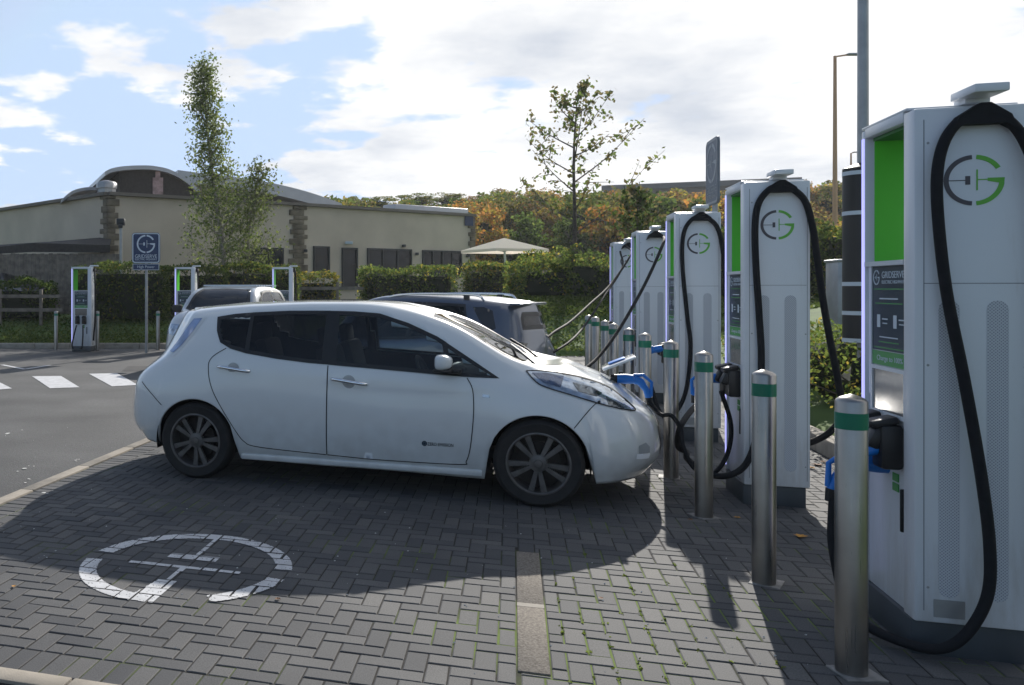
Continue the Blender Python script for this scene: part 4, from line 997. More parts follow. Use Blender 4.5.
# distant street lamps
for px, pt, Yl, arm, lab in ((835, 56, 36, .75, 'tall street lamp with its arm to the right against the sky'), (851, 153, 70, .4, 'small distant street lamp just right of the tall one')):
    q = at(px, pt, Yl); g = hgt(q.x, Yl)
    t = empty('street_lamp', (q.x, Yl, g), 0, lab, 'street lamp', 'street lamps beyond the car park')
    hh = q.z-g; b = MB(); b.lathe([(.11, 0), (.10, 2), (.06, hh)], 12); b.tube([(0, 0, hh-.03), (arm*.8, 0, hh+.06)], .035, 8); b.build('column', M['lampcol'] if 'lampcol' in M else M['rust'] if 'rust' in M else mat('lamp_column', (.55, .31, .18), .6), t)
    b = MB(); b.box((arm+.05, 0, hh+.07), (.6, .22, .09), bev=.03); b.build('lamp_head', M['galv'], t)
# feeder cabinet
Yk = 12.2; q = at(841, 342, Yk); g = hgt(q.x, Yk)
t = empty('feeder_cabinet', (q.x+.12, Yk, g), -BA, 'light grey electrical cabinet in front of the trees between two near chargers', 'cabinet')
hk = at(841, 261, Yk).z-g; b = MB(); b.box((0, 0, hk/2), (.44, .5, hk), bev=.01); b.box((0, 0, hk), (.48, .54, .04), bev=.01); b.build('housing', M['galv'], t)
b = MB()
for k in range(5): b.box((0, -.262, hk-.15-.05*k), (.34, .02, .022))
b.build('vent_slats', M['frame_dark'], t)
# pole with a box by the building
Yk = 27; q = at(121, 222, Yk); g = hgt(q.x, Yk); t = empty('camera_pole', (q.x, Yk, g), 0, 'grey camera pole in front of the stone building corner', 'pole'); hh = q.z-g
b = MB(); b.lathe([(.05, 0), (.05, hh)], 10); b.build('pole', M['galv'], t)
b = MB(); b.box((0, 0, hh), (.26, .26, .22), bev=.04); b.box((0, -.1, hh-.14), (.14, .14, .12), bev=.03); b.build('camera_head', M['frame_dark'], t)

# ---------------------------------------------------------------- building
bld = empty('roadside_building', (0, 0, 0), 0, 'long cream rendered building with stone quoins, dark windows and curved metal roofs', 'building')
GZ = .5
HB = 5.0
def wp(px, py_top): z = (HB-CH)*F/(YH-py_top); return Vector(((px-CX)*z/F, z, 0))
Pa, P1, P2, P3 = wp(-60, 218), wp(108, 192), wp(298, 203), wp(474, 214.3)
back = Vector((-.45, .9, 0)).normalized()
poly = [Pa, P1, P2, P3, P3+Vector((-3, 9, 0)), Pa+Vector((6, 12, 0))]
mb = MB()
mb.prism([(p.x, p.y) for p in poly], .2, HB-.12); mb.build('wall', M['render'], bld)
mb = MB()
def strip(a, b, h0, h1, out, th): # box along a-b
    d = (b-a); n = Vector((d.y, -d.x, 0)).normalized(); c = (a+b)/2+n*out
    mb.box((c.x, c.y, (h0+h1)/2), (d.length, th, h1-h0), rz=math.atan2(d.y, d.x))
n1 = (P2-P1).normalized()
strip(Pa, P1, HB-.118, HB, 0, .34); strip(P1, P2, HB-.116, HB+.002, 0, .34); strip(P2, P3, HB-.114, HB+.004, 0, .34)
mb.build('coping', M['coping'], bld)
for nm, P_, dl, dr_ in (('q', P1, (Pa-P1).normalized(), (P2-P1).normalized()), ('q', P2, (P1-P2).normalized(), (P3-P2).normalized()), ('q', P3, (P2-P3).normalized(), Vector((-3, 9, 0)).normalized())):
    mb = MB(); z = .3; k = 0
    while z < HB-.14:
        h = random.uniform(.16, .26); h = min(h, HB-.125-z)
        for d, w in ((dl, (.26, .42)[k % 2]), (dr_, (.42, .26)[k % 2])):
            w *= random.uniform(.9, 1.15); n = Vector((d.y, -d.x, 0)); c = P_+d*(w/2-.02)
            if n.y > 0: n = -n
            c = c+n*.0
            mb.box((c.x, c.y, z+h/2), (w, .12+random.uniform(0, .03), h-.012), rz=math.atan2(d.y, d.x), bev=.012)
        z += h; k += 1
    mb.build('quoin', M['quoin'], bld)
def wallpt(a, b, px, py):      # where the view ray through a photo position meets the wall a-b
    k = (px-CX)/F; d = b-a; s = (k*a.y-a.x)/(d.x-k*d.y); p = a+d*s
    return s, CH-(py-YH)*p.y/F, p
def window(a, b, px0, px1, py0, py1, mull=1, name='window', door=False):
    s0, z1, p0 = wallpt(a, b, px0, py0); s1, _, p1 = wallpt(a, b, px1, py0); _, z0, _ = wallpt(a, b, (px0+px1)/2, py1)
    d = (p1-p0); L_ = d.length; n = Vector((d.y, -d.x, 0)).normalized(); 
    if n.y > 0: n = -n
    rz = math.atan2(d.y, d.x); c = (p0+p1)/2
    mb = MB(); f = .07
    def bx(s, z, w, h, o, t): q = c+d.normalized()*s+n*o; mb.box((q.x, q.y, z), (w, t, h), rz=rz)
    bx(0, z1-f/2, L_, f, .03, .1); bx(0, z0+f/2, L_, f, .03, .1); bx(-L_/2+f/2, (z0+z1)/2, f, z1-z0-2*f, .03, .1); bx(L_/2-f/2, (z0+z1)/2, f, z1-z0-2*f, .03, .1)
    for k in range(1, mull+1): bx(-L_/2+L_*k/(mull+1), (z0+z1)/2, .05, z1-z0-2*f, .03, .08)
    w = mb.build(name, M['frame_dark'], bld)
    mb = MB(); bx(0, (z0+z1)/2, L_-.02, z1-z0-.02, .005, .02); mb.build('pane', M['pane'], w)
    mb = MB(); bx(0, z0-.03, L_+.1, .05, .05, .12); mb.build('sill', M['coping'], w)
window(P1, P2, 243, 283, 247, 285, 2); window(P2, P3, 313, 329, 246, 273, 0); window(P2, P3, 341.5, 357, 247.5, 288, 0, 'door'); window(P2, P3, 367, 411, 248, 275, 2); window(P2, P3, 422, 461, 250, 276, 3)
# wall lights
for px, py in ((349, 243), (417, 254), (404, 246), (306, 251), (468, 256)):
    s, z, p = wallpt(P2, P3, px, py); mb = MB(); mb.box((p.x-.02, p.y-.12, z), (.32 if px == 349 else .14, .16, .12), bev=.02); mb.build('wall_light', M['sign_white'] if px == 349 else M['frame_dark'], bld)
# parapet sign
s, z, p = wallpt(P2, P3, 469, 221); mb = MB(); mb.box((p.x-.02, p.y-.08, z), (.5, .04, .45), rz=R(30)); mb.build('wall_sign', M['navy_sign'], bld)
# curved roofs
def vault(px0, px1, Y0, crest, prof, depth, wallz, name, m, th=.16):
    """prof: list of photo positions along the gable's upper edge; swept backwards"""
    pts = [at(x, y, Y0+(x-px0)*.022) for x, y in prof]; pts = spline(pts, 5); bk = Vector((-.30, .95, 0))*depth
    mb = MB(); n = len(pts)
    top = pts; bot = [p-Vector((0, 0, th)) for p in pts]
    vs = top+bot+[p+bk for p in top]+[p+bk for p in bot]
    fs = []
    for i in range(n-1): fs += [(i, i+1, 2*n+i+1, 2*n+i), (n+i+1, n+i, 3*n+i, 3*n+i+1), (n+i, n+i+1, i+1, i), (2*n+i, 2*n+i+1, 3*n+i+1, 3*n+i)]
    fs += [(0, n, 3*n, 2*n), (n-1, 3*n-1, 4*n-1, 2*n-1)]
    mb.add(vs, fs, 0, True); r = mb.build(name, m, bld)
    return pts, bk, r
pts, bk, rf = vault(105, 200, 33.0, 0, [(105, 171.5), (112, 168.2), (125, 166), (142, 165.3), (155, 166), (170, 169.5), (185, 177.5), (200, 190)], 11, 0, 'curved_roof', M['roof_metal'])
mb = MB(); g = [p+Vector((.05, .35, -.12)) for p in pts[7:]]; n = len(g)
vs = g+[Vector((p.x, p.y, 4.6)) for p in g]; fs = [(i, i+1, n+i+1, n+i) for i in range(n-1)]
vs2 = [v+bk*.9 for v in (g[0], Vector((g[0].x, g[0].y, 4.6)))]; vs += vs2; fs += [(0, n, 2*n+1, 2*n)]
mb.add(vs, fs); mb.build('gable_cladding', M['timber'], rf)
mb = MB(); p = at(158, 187, 34.4); mb.box((p.x, p.y-.05, p.z), (.42, .03, .75)); mb.box((p.x, p.y-.05, p.z+.5), (.2, .03, .25)); mb.build('gable_poster', mat('faded_poster', (.35, .25, .24), .8, noise=.4, nscale=5), rf)
vault(196, 342, 36.0, 0, [(178, 170), (205, 173.5), (235, 177), (262, 181), (290, 187), (315, 194), (342, 203.5)], 10, 0, 'curved_roof', M['roof_metal'], .5)
vault(62, 100, 32.0, 0, [(62, 199), (72, 191), (84, 187.5), (98, 187)], 6, 0, 'curved_roof', M['roof_metal'], .12)
mb = MB(); q = at(106.5, 192, 32.2); mb.lathe([(.36, -.1), (.36, .1), (.40, .13), (.40, .3), (.33, .38), (.1, .44)], 8, Matrix.Translation(q), cap=True); mb.build('roof_vent', M['galv'], bld)
mb = MB(); a = at(389, 204, 40); b_ = at(462, 212, 42.5); c = (a+b_)/2; mb.box((c.x, c.y, c.z-.2), ((b_-a).length, .9, .5), rz=math.atan2(b_.y-a.y, b_.x-a.x), bev=.05); mb.build('roof_light', M['roof_metal'], bld)
# service shed with its board fence
sh = empty('service_shed', (0, 0, 0), 0, 'low dark roofed timber shed against the left building wall', 'shed')
Ys = 28.2
mb = MB(); p0 = at(-40, 256, Ys+2); p1 = at(33, 252, Ys); p2 = at(110, 252.5, Ys)
r0, r1, r2 = at(-40, 251, Ys+2), at(33, 243, Ys), at(110, 245, Ys); s2 = at(112, 236.5, Ys+3); s1 = at(60, 241, Ys+3); s0 = at(-40, 247, Ys+3.4)
mb.add([p0, p1, p2, r2, r1, r0, s2, s1, s0], [(0, 1, 4, 5), (1, 2, 3, 4), (4, 3, 6, 7), (5, 4, 7, 8)]); mb.build('roof', M['timber'], sh)
mb = MB(); x = -14.0
while x < -4.45:
    h = 2.72 + random.uniform(-.02, .02); mb.box((x+.07, Ys+.15+random.uniform(-.01, .01), .3+h/2-.15), (.13, .03, h-.3)); x += .14
mb.build('boarding', M['fence_wood'], sh)

# ---------------------------------------------------------------- plants
M['canvas'] = leafmat('canvas', (.85, .77, .70), .45)
GL = [leafmat('leaf_dark', (.060, .095, .024), .6), leafmat('leaf_mid', (.10, .145, .032), .62), leafmat('leaf_light', (.16, .20, .045), .6), leafmat('leaf_yellow', (.34, .27, .05), .6), leafmat('leaf_orange', (.42, .20, .05), .58), leafmat('leaf_brown', (.20, .11, .05), .5), leafmat('leaf_birch', (.17, .20, .085), .55), leafmat('leaf_russet', (.20, .17, .07), .5)]
def leaves(P, size, mats, wts, name, parent=None, flat=0.0, core=None, coremat=None):
    """many small pointed leaf faces at the points P"""
    n = len(P); P = np.asarray(P)
    a = rng.normal(size=(n, 3)); a /= np.linalg.norm(a, axis=1)[:, None]
    b = rng.normal(size=(n, 3)); b -= a*(a*b).sum(1)[:, None]; b /= np.linalg.norm(b, axis=1)[:, None]
    s = size*rng.uniform(.6, 1.4, n)[:, None]
    V = np.stack([P-a*s*.55, P+b*s*.32, P+a*s*.55, P-b*s*.32], 1).reshape(-1, 3)
    F_ = np.arange(4*n).reshape(-1, 4)
    me = bpy.data.meshes.new(name)
    cv, cf = (core if core else (np.zeros((0, 3)), []))
    me.from_pydata(np.vstack([V, np.asarray(cv).reshape(-1, 3)]).tolist(), [], F_.tolist()+[tuple(i+4*n for i in f) for f in cf])
    for m in mats: me.materials.append(m)
    mi = np.zeros(n+len(cf), np.int32); mi[:n] = rng.choice(len(wts), n, p=np.array(wts)/sum(wts))
    if coremat is not None: me.materials.append(coremat); mi[n:] = len(mats)
    me.polygons.foreach_set('material_index', mi); me.update()
    o = bpy.data.objects.new(name, me); COL.objects.link(o)
    if parent: o.parent = parent
    return o
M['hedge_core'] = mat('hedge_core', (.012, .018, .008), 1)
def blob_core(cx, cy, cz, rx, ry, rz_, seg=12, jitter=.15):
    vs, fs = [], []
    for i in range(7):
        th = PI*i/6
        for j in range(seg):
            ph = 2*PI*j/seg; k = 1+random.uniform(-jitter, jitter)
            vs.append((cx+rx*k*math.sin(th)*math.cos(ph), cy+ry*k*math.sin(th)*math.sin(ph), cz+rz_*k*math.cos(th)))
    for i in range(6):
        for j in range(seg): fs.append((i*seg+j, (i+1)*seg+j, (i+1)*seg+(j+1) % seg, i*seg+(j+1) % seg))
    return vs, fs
def hedge(px0, px1, pyt, Y, label, thick=1.2, dens=420, wts=(3, 4, 2, .5), rough=.2, size=.085, name='hedge', Y1=None, cat='hedge', group='hedges round the building'):
    Y1 = Y1 or Y
    a = Vector(((px0-CX)*Y/F, Y, 0)); b = Vector(((px1-CX)*Y1/F, Y1, 0)); c = (a+b)/2; g = hgt(c.x, c.y)
    L_ = (b-a).length; ztop = CH-(pyt-YH)*((Y+Y1)/2)/F; H = ztop-g
    t = empty(name, (c.x, c.y, g), math.atan2(b.y-a.y, b.x-a.x), label, cat, group)
    n = int(dens*(L_*H+L_*thick)); P = []
    k1, k2, k3 = random.random()*6, random.random()*6, random.random()*6
    def bulge(x, z): return rough*(math.sin(x*2.1+k1)*.5+math.sin(x*5.3+z*3+k2)*.4+math.sin(z*6+x*1.7+k3)*.35)
    for _ in range(n):
        x = random.uniform(-L_/2, L_/2)
        if random.random() < thick/(thick+H):
            y = random.uniform(-thick/2, thick/2); z = H+bulge(x, y)*.7-abs(random.gauss(0, .05))
        else:
            z = random.uniform(0, H); y = -thick/2+bulge(x, z)+abs(random.gauss(0, .10))
            if random.random() < .12: y = -y
        P.append((x+random.gauss(0, .03), y, z+random.gauss(0, .03)))
    for s in (-1, 1):
        for _ in range(int(dens*thick*H)): P.append((s*(L_/2+random.gauss(0, .06)), random.uniform(-thick/2, thick/2), random.uniform(0, H)))
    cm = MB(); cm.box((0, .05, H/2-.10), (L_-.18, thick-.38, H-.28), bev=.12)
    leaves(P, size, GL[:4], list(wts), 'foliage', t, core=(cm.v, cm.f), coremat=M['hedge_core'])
    return t
hedge(78, 166, 266, 25.6, 'loose hedge behind the leftmost far charger and the blue sign', wts=(4, 3, 1.5, .3))
hedge(-30, 52, 283, 25.8, 'low dark hedge at the left edge before the timber shed', wts=(5, 2, .5, .1), rough=.25)
hedge(168, 226, 268, 26.2, 'clipped hedge at the foot of the birch', wts=(3, 4, 2, .4)); hedge(226, 296, 266, 26.6, 'clipped hedge right of the birch behind the silver car', wts=(3, 3, 2, .6))
hedge(297, 336, 276, 28.3, 'short yellowing hedge below the small window', wts=(2, 2, 3, 4)); hedge(362, 452, 268.5, 28.3, 'long trimmed hedge under the two wide windows', wts=(3, 4, 2, 1)); hedge(466, 510, 265, 29, 'hedge at the right corner of the building', wts=(3, 3, 3, 1.5))
hedge(514, 566, 265, 26.2, 'rounded green hedge right of the white parasol', rough=.6, thick=2, wts=(2, 4, 4, 1.5)); hedge(560, 622, 259, 25.9, 'tall bushy hedge behind the farthest near charger', rough=.6, thick=2, wts=(3, 4, 3, 1))
hedge(800, 870, 230, 24, 'dark shrub mass behind the grey cabinet', rough=.4, thick=2.2, wts=(4, 3, 1.5, 1), size=.1)
hedge(690, 800, 235, 26, 'dark shrubs behind the second and third near chargers', rough=.4, thick=2.2, wts=(4, 3, 1.5, 1), size=.1)
hedge(860, 1060, 225, 24, 'dark shrubs behind the nearest charger', rough=.4, thick=2.2, wts=(4, 3, 1.5, 1), size=.11)
# shrubs in the bed by the kerb
def shrub(u, v, h, w, label, wts=(2, 3, 4, 1.2), n=3200, size=.045, name='shrub'):
    p = UV(u, v); g = hgt(p.x, p.y); t = empty(name, (p.x, p.y, g-.03), random.random()*6, label, 'shrub', 'leafy shrubs in the bed by the kerb')
    P = []; B = [(random.gauss(0, w*.3), random.gauss(0, w*.3), random.uniform(h*.35, h*.72)) for _ in range(16)]
    for _ in range(n):
        c = random.choice(B); d = Vector((random.gauss(0, 1), random.gauss(0, 1), random.gauss(0, 1))).normalized()*random.uniform(.6, 1)*w*.33
        z = c[2]+d.z*.8
        P.append((c[0]+d.x, c[1]+d.y, max(.02, z)))
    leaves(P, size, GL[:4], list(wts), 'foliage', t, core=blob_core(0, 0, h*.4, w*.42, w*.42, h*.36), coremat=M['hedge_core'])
    mb = MB()
    for k in range(7):
        c = B[k]; mb.tube([(0, 0, 0), (c[0]*.5, c[1]*.5, c[2]*.5), c], [.014, .010, .005], 6)
    mb.build('stem', M['bark'], t); return t
for u, v, h, w, lab in ((3.75, 9.3, .95, 1.1, 'bright leafed shrub right of the second near charger'), (3.9, 10.6, 1.0, 1.2, 'leafy shrub behind the kerb, second from the camera'), (3.9, 12.0, 1.0, 1.3, 'leafy shrub below the grey cabinet'), (3.75, 7.9, .85, 1.0, 'leafy shrub behind the nearest bollard'), (4.9, 8.4, .9, 1.2, 'leafy shrub just behind the banded column'), (3.7, 13.6, 1.0, 1.2, 'leafy shrub beyond the second near charger'), (3.8, 6.4, .8, 1.0, 'leafy shrub behind the nearest charger')):
    shrub(u, v, h, w, lab)
# trees
def tree(name, loc, H, trunk_r, branches, label, cat, mats, wts, lsize, nl, bark, spread=.25, group=None, lean=(0, 0), fork=None, zmin=.25, power=1.0, widthf=None, cl=None):
    g = hgt(loc[0], loc[1]); t = empty(name, (loc[0], loc[1], g-.05), 0, label, cat, group)
    mb = MB(); P = []
    def pt(z): f = z/H; return Vector((lean[0]*f+.06*math.sin(f*7), lean[1]*f+.05*math.cos(f*6), z))
    mb.tube([pt(H*k/12) for k in range(13)], [trunk_r*(1-k/12)**.8+.008 for k in range(13)], 10)
    for k in range(branches):
        f = zmin+(1-zmin)*((k+.5)/branches)**power; z0 = f*H; a = k*2.4+random.uniform(-.4, .4); Lb = widthf(f)*random.uniform(.75, 1.2)
        s = pt(z0); up = random.uniform(.5, 1.1)
        e = s+Vector((math.cos(a)*Lb, math.sin(a)*Lb, Lb*up)); mid = (s+e)/2+Vector((0, 0, -.08*Lb+random.gauss(0, .04)))
        br = spline([s, mid, e], 5); mb.tube(br, [max(.006, trunk_r*.35*(1-i/len(br))) for i in range(len(br))], 6)
        subs = []
        for q in range(4):
            o_ = br[3+q*2 if 3+q*2 < len(br) else -1]; e2 = o_+Vector((random.gauss(0, 1), random.gauss(0, 1), random.gauss(.5, .6))).normalized()*Lb*.4
            mb.tube([o_, e2], [.012, .004], 5); subs.append((o_, e2))
        for _ in range(int(nl/branches)):
            o_, e2 = random.choice(subs+[(br[3], e)]); c = o_.lerp(e2, random.uniform(.15, 1.05)); P.append(tuple(c+Vector((random.gauss(0, spread), random.gauss(0, spread), random.gauss(-.03, spread))) *1.0))
    mb.build('trunk', bark, t); leaves(P, lsize, mats, wts, 'crown', t)
    return t
# birch: tall narrow stem plus a second lower stem leaning right
p = at(228, 285, 28)
w1 = lambda f: .2+1.05*max(0, 1-((f-.30)/.75)**2)*.85 if f > .3 else .75
t = tree('birch_tree', (p.x, 28), 8.3, .09, 46, 'tall narrow birch in front of the cream wall', 'tree', [GL[6], GL[1], GL[2]], [5, 2, 1], .10, 8000, M['birch_bark'], spread=.20, lean=(-.85, 0), zmin=.14, widthf=lambda f: 1.3-.35*f if f < .4 else max(.22, .85-1.15*(f-.4)))
p = at(240, 285, 28.6)
tree('birch_tree', (p.x, 28.6), 4.9, .07, 28, 'shorter birch leaning right beside the tall narrow one', 'tree', [GL[6], GL[1], GL[2]], [5, 2, 1.5], .10, 3200, M['birch_bark'], spread=.22, lean=(.62, 0), zmin=.22, widthf=lambda f: 1.0*(1-f)**.6+.12)
# young open tree on the verge
p = at(571, 300, 26)
tree('young_tree', (p.x, 26), 6.45, .07, 17, 'young open crowned tree on the verge against the sky', 'tree', [GL[2], GL[7], GL[1]], [2, 4, 3], .125, 1400, M['bark'], spread=.08, lean=(.2, 0), zmin=.27, widthf=lambda f: 2.9*(1-f)**.7+.12, power=.85)
p = at(655, 300, 24)
tree('young_tree', (p.x, 25), 3.2, .05, 10, 'thin young tree behind the fourth and third chargers', 'tree', [GL[0], GL[7], GL[1]], [4, 3, 2], .15, 900, M['bark'], spread=.12, zmin=.3, widthf=lambda f: .9*(1-f)**.6+.1)
# hillside trees
protos = []
def hill_proto(mats, wts, n, H, Wd):
    t = empty('hill_tree'); mb = MB(); mb.tube([(0, 0, -.6), (.05, 0, H*.5), (0, .05, H*.8)], [.16, .09, .03], 7)
    P = []; B = []
    for k in range(30):
        f = random.uniform(.12, .95); r = Wd*math.sqrt(max(.05, 1-((f-.5)/.55)**2))*random.uniform(.3, .95); a = random.random()*2*PI
        B.append(((r*math.cos(a)), r*math.sin(a), f*H, random.uniform(.5, .85)))
        mb.tube([(0, 0, f*H*.55), B[-1][:3]], [.05, .012], 5)
    for _ in range(n):
        c = random.choice(B); d = rng.normal(size=3); d /= np.linalg.norm(d); q = c[3]*random.uniform(.5, 1.05)
        P.append((c[0]+d[0]*q, c[1]+d[1]*q, c[2]+d[2]*q*.8))
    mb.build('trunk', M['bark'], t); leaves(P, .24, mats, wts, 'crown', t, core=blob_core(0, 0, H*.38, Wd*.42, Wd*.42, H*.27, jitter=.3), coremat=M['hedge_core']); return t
HP = [('orange autumn tree', [GL[4], GL[3], GL[7]], [4, 3, 2]), ('yellow green tree', [GL[3], GL[2], GL[1]], [2, 3, 3]), ('dark green tree', [GL[0], GL[1], GL[2]], [4, 3, .6]), ('olive tree', [GL[7], GL[1], GL[3]], [4, 3, 1]), ('rust brown tree', [GL[5], GL[7], GL[3]], [3, 4, 2])]
for nm, ms, w in HP: protos.append(hill_proto(ms, w, 3000, 5.2, 2.3))
used = [False]*5
def side(px):
    for lim, s in ((365, 'above the long flat wing of the building'), (470, 'above the right end of the building'), (540, 'above the white parasol'), (600, 'behind the young verge tree'), (650, 'above the farthest near charger'), (725, 'below the distant road barrier'), (812, 'above the second near charger'), (880, 'by the tall street lamp'), (3000, 'behind the nearest charger')):
        if px < lim: return s
i = 0
for row, Yr, cnt in ((0, 50, 17), (1, 57, 22), (2, 64, 24), (3, 72, 26), (4, 80, 27)):
    for k in range(cnt):
        px = 318+(1090-318)*(k+.5+random.uniform(-.35, .35))/cnt; Yt = Yr+random.uniform(-2.5, 2.5)
        X = (px-CX)*Yt/F
        if px < 480 and Yt < 54: continue
        w = [1.2, 1.2, 1.2, 1.2, .9]
        if 520 < px < 570 or 640 < px < 700: w = [4, .6, .6, 1, 3]
        if px < 480: w = [.8, 3, 2, 2, .7]
        if px > 720: w = [2.2, 1, 1.2, 2, 1.6]
        if row >= 3 and px > 470: w = [4, 1.2, .4, 1, 2.5]
        q = random.choices(range(5), w)[0]
        o = protos[q] if not used[q] else copy_tree(protos[q]); used[q] = True
        s = random.uniform(.85, 1.3)*(1.05 if row > 1 else .9)
        # keep the wood's skyline where the photograph has it
        g = hgt(X, Yt); top = CH+(YH-(190+random.uniform(-1, 9)))*Yt/F +(9 if px < 490 else 0)*-Yt/F if px < 760 else CH+(YH-(180+random.uniform(0, 12)))*Yt/F
        if g+5.2*s > top or row == 4: s = max(.3, (top-g)/5.2)
        o.location = (X, Yt, g); o.scale = (max(s, .75)*random.uniform(1.0, 1.4), max(s, .75), s); o.rotation_euler.z = random.random()*6
        tag(o, HP[q][0]+' on the hillside '+side(px)+(', front rows' if row < 2 else ', rear rows'), 'tree', 'trees on the hillside')
        i += 1
for q in range(5):
    if not used[q]: protos[q].location = (30, 60, hgt(30, 60)); tag(protos[q], HP[q][0]+' in the middle of the hillside', 'tree', 'trees on the hillside')
# roadside barrier on the crest
a = at(612, 185, 88); b_ = at(790, 177.5, 84); c = (a+b_)/2
t = empty('road_barrier', (c.x, c.y, 0), math.atan2(b_.y-a.y, b_.x-a.x), 'grey road barrier along the crest of the wooded hill', 'barrier')
mb = MB(); L_ = (b_-a).length; tl_ = math.atan2(b_.z-a.z, L_)
mb.box((0, 0, c.z-.3), (L_+2, .3, .55), mtx=Matrix.Rotation(-tl_, 4, 'Y')); mb.build('parapet', M['concrete_d'] if 'concrete_d' in M else mat('grey_parapet', (.17, .17, .17), .8), t)
mb = MB(); mb.box((0, .25, c.z-2.4), (L_+1.6, .3, 4.2)); mb.build('retaining_wall', M['coping'], t)

# parasol, picnic table
Yp = 31.5; q = at(504, 238, Yp); g = hgt(q.x, Yp)
t = empty('parasol', (q.x, Yp, g), R(18), 'large cream parasol right of the building', 'parasol')
zt = q.z-g; b = MB(); w = 1.12; rim_ = zt-.44
cor = [(-w, -w, rim_), (w, -w, rim_), (w, w, rim_), (-w, w, rim_)]; ap = (0, 0, zt)
b.add([ap]+cor, [(0, 1, 2), (0, 2, 3), (0, 3, 4), (0, 4, 1)]); b.add([(x, y, z) for x, y, z in cor]+[(x, y, z-.1) for x, y, z in cor], [(0, 1, 5, 4), (1, 2, 6, 5), (2, 3, 7, 6), (3, 0, 4, 7)])
b.build('canopy', M['canvas'], t)
b = MB(); b.tube([(.12, 0, 0), (.0, 0, zt-.02)], .04, 8); b.build('pole', M['sign_white'], t)
b = MB()
for cx_, cy_, cz_ in cor: b.tube([(0, 0, zt-.5), (cx_*.6, cy_*.6, zt-.32)], .015, 5)
b.build('rib', M['galv'], t)
q = at(521, 299, 27.5); g = hgt(q.x, 27.5)
t = empty('picnic_table', (q.x, 27.0, g), R(10), 'small pale picnic table below the parasol hedge', 'table'); b = MB(); b.box((0, 0, .74), (.9, .6, .05), bev=.01); b.build('tabletop', M['sign_white'], t)
for sx in (-1, 1):
    b = MB(); b.tube([(sx*.3, -.3, 0), (sx*.3, .1, .72)], .04, 6); b.tube([(sx*.3, .3, 0), (sx*.3, -.1, .72)], .04, 6); b.build('leg', M['sign_white'], t)
# post and rail fence pieces beside the hedges
for px0, px1, Yf, lab in ((0, 60, 24.9, 'dark post and rail fence at the far left before the hedge'), (300, 360, 27.2, 'post and rail fence in front of the building door')):
    a = at(px0, 300, Yf); b_ = at(px1, 300, Yf); g = hgt((a.x+b_.x)/2, Yf); t = empty('rail_fence', ((a.x+b_.x)/2, Yf, g), 0, lab, 'fence'); L_ = b_.x-a.x
    for k in range(int(L_/1.2)+1):
        b = MB(); b.box((-L_/2+k*1.2, 0, .5), (.09, .09, 1.1), bev=.01); b.build('post', M['fence_wood'], t)
    b = MB()
    for z in (.45, .85): b.box((0, -.055, z), (L_+.2, .03, .1))
    b.build('rail', M['fence_wood'], t)

# ---------------------------------------------------------------- small ground things
def leafshape(s):
    b = MB(); pts = [(0, -.5), (.16, -.34), (.42, -.28), (.30, -.05), (.46, .2), (.2, .18), (0, .5), (-.2, .2), (-.46, .16), (-.28, -.06), (-.4, -.3), (-.15, -.33)]
    vs = [(x*s, y*s, .004+.12*s*abs(x)+random.uniform(0, .08)*s) for x, y in pts]+[(0, 0, .003)]
    n = len(pts); b.add(vs, [(i, (i+1) % n, n) for i in range(n)]); return b
M['fallen'] = mat('fallen_leaf', (.42, .20, .03), .8, noise=.3, nscale=60); M['fallen2'] = mat('fallen_leaf_brown', (.17, .08, .035), .8, noise=.3, nscale=60)
LV = [((801, 538), .085, 0, 'large yellow fallen leaf between the second and nearest bollards'), ((737, 519), .05, 0, 'small yellow fallen leaf left of the second charger plinth'), ((690, 521), .04, 1, 'small brown fallen leaf between the second and third bollards'), ((278, 601), .035, 1, 'tiny red brown fallen leaf right of the painted emblem'), ((817, 466), .10, 1, 'rust brown fallen leaf by the kerb stone behind the second charger'), ((811, 469), .08, 0, 'amber fallen leaf by the kerb stone behind the second charger'), ((824, 463), .08, 1, 'brown curled fallen leaf against the bed kerb'), ((601, 600), .03, 1, 'tiny red fallen leaf in the mossy blocks right of the marker stones'), ((14, 588), .03, 0, 'tiny orange fallen leaf at the left photo edge')]
for (px, py), s, k, lab in LV:
    X, Y = G(px, py); o = leafshape(s).build('fallen_leaf', M['fallen2' if k else 'fallen']); o.location = (X, Y, .006); o.rotation_euler.z = random.random()*6
    tag(o, lab, 'leaf', 'fallen leaves on the paving')
# pale grit and droppings
b = MB()
for _ in range(150):
    if random.random() < .8: u, v = random.uniform(-3.4, 1.4), random.uniform(3.1, 6)
    else: u, v = random.uniform(-7, -3.7), random.uniform(4, 9)
    p = UV(u, v); s = random.uniform(.002, .007)
    b.add([(p.x-s, p.y, .005), (p.x, p.y-s*.8, .005), (p.x+s, p.y, .006), (p.x, p.y+s*.7, .005), (p.x, p.y, .005+s*.7)], [(0, 1, 4), (1, 2, 4), (2, 3, 4), (3, 0, 4)])
for px, py, s in ((12, 433, .09), (22, 471, .07), (44, 492, .08), (56, 489, .05), (66, 473, .03), (30, 480, .05), (76, 460, .04)):
    X, Y = G(px, py)
    for _ in range(4):
        x, y = X+random.gauss(0, s*.6), Y+random.gauss(0, s*1.6); r_ = s*random.uniform(.1, .35); n = 7
        b.add([(x+r_*math.cos(2*PI*k/n)*random.uniform(.6, 1), y+r_*math.sin(2*PI*k/n)*random.uniform(.6, 1), .0035) for k in range(n)], [tuple(range(n))])
tag(b.build('grit', M['grit'] if 'grit' in M else mat('pale_grit', (.5, .5, .48), .9)), 'pale grit and chips scattered over the paving', 'grit', kind='stuff')
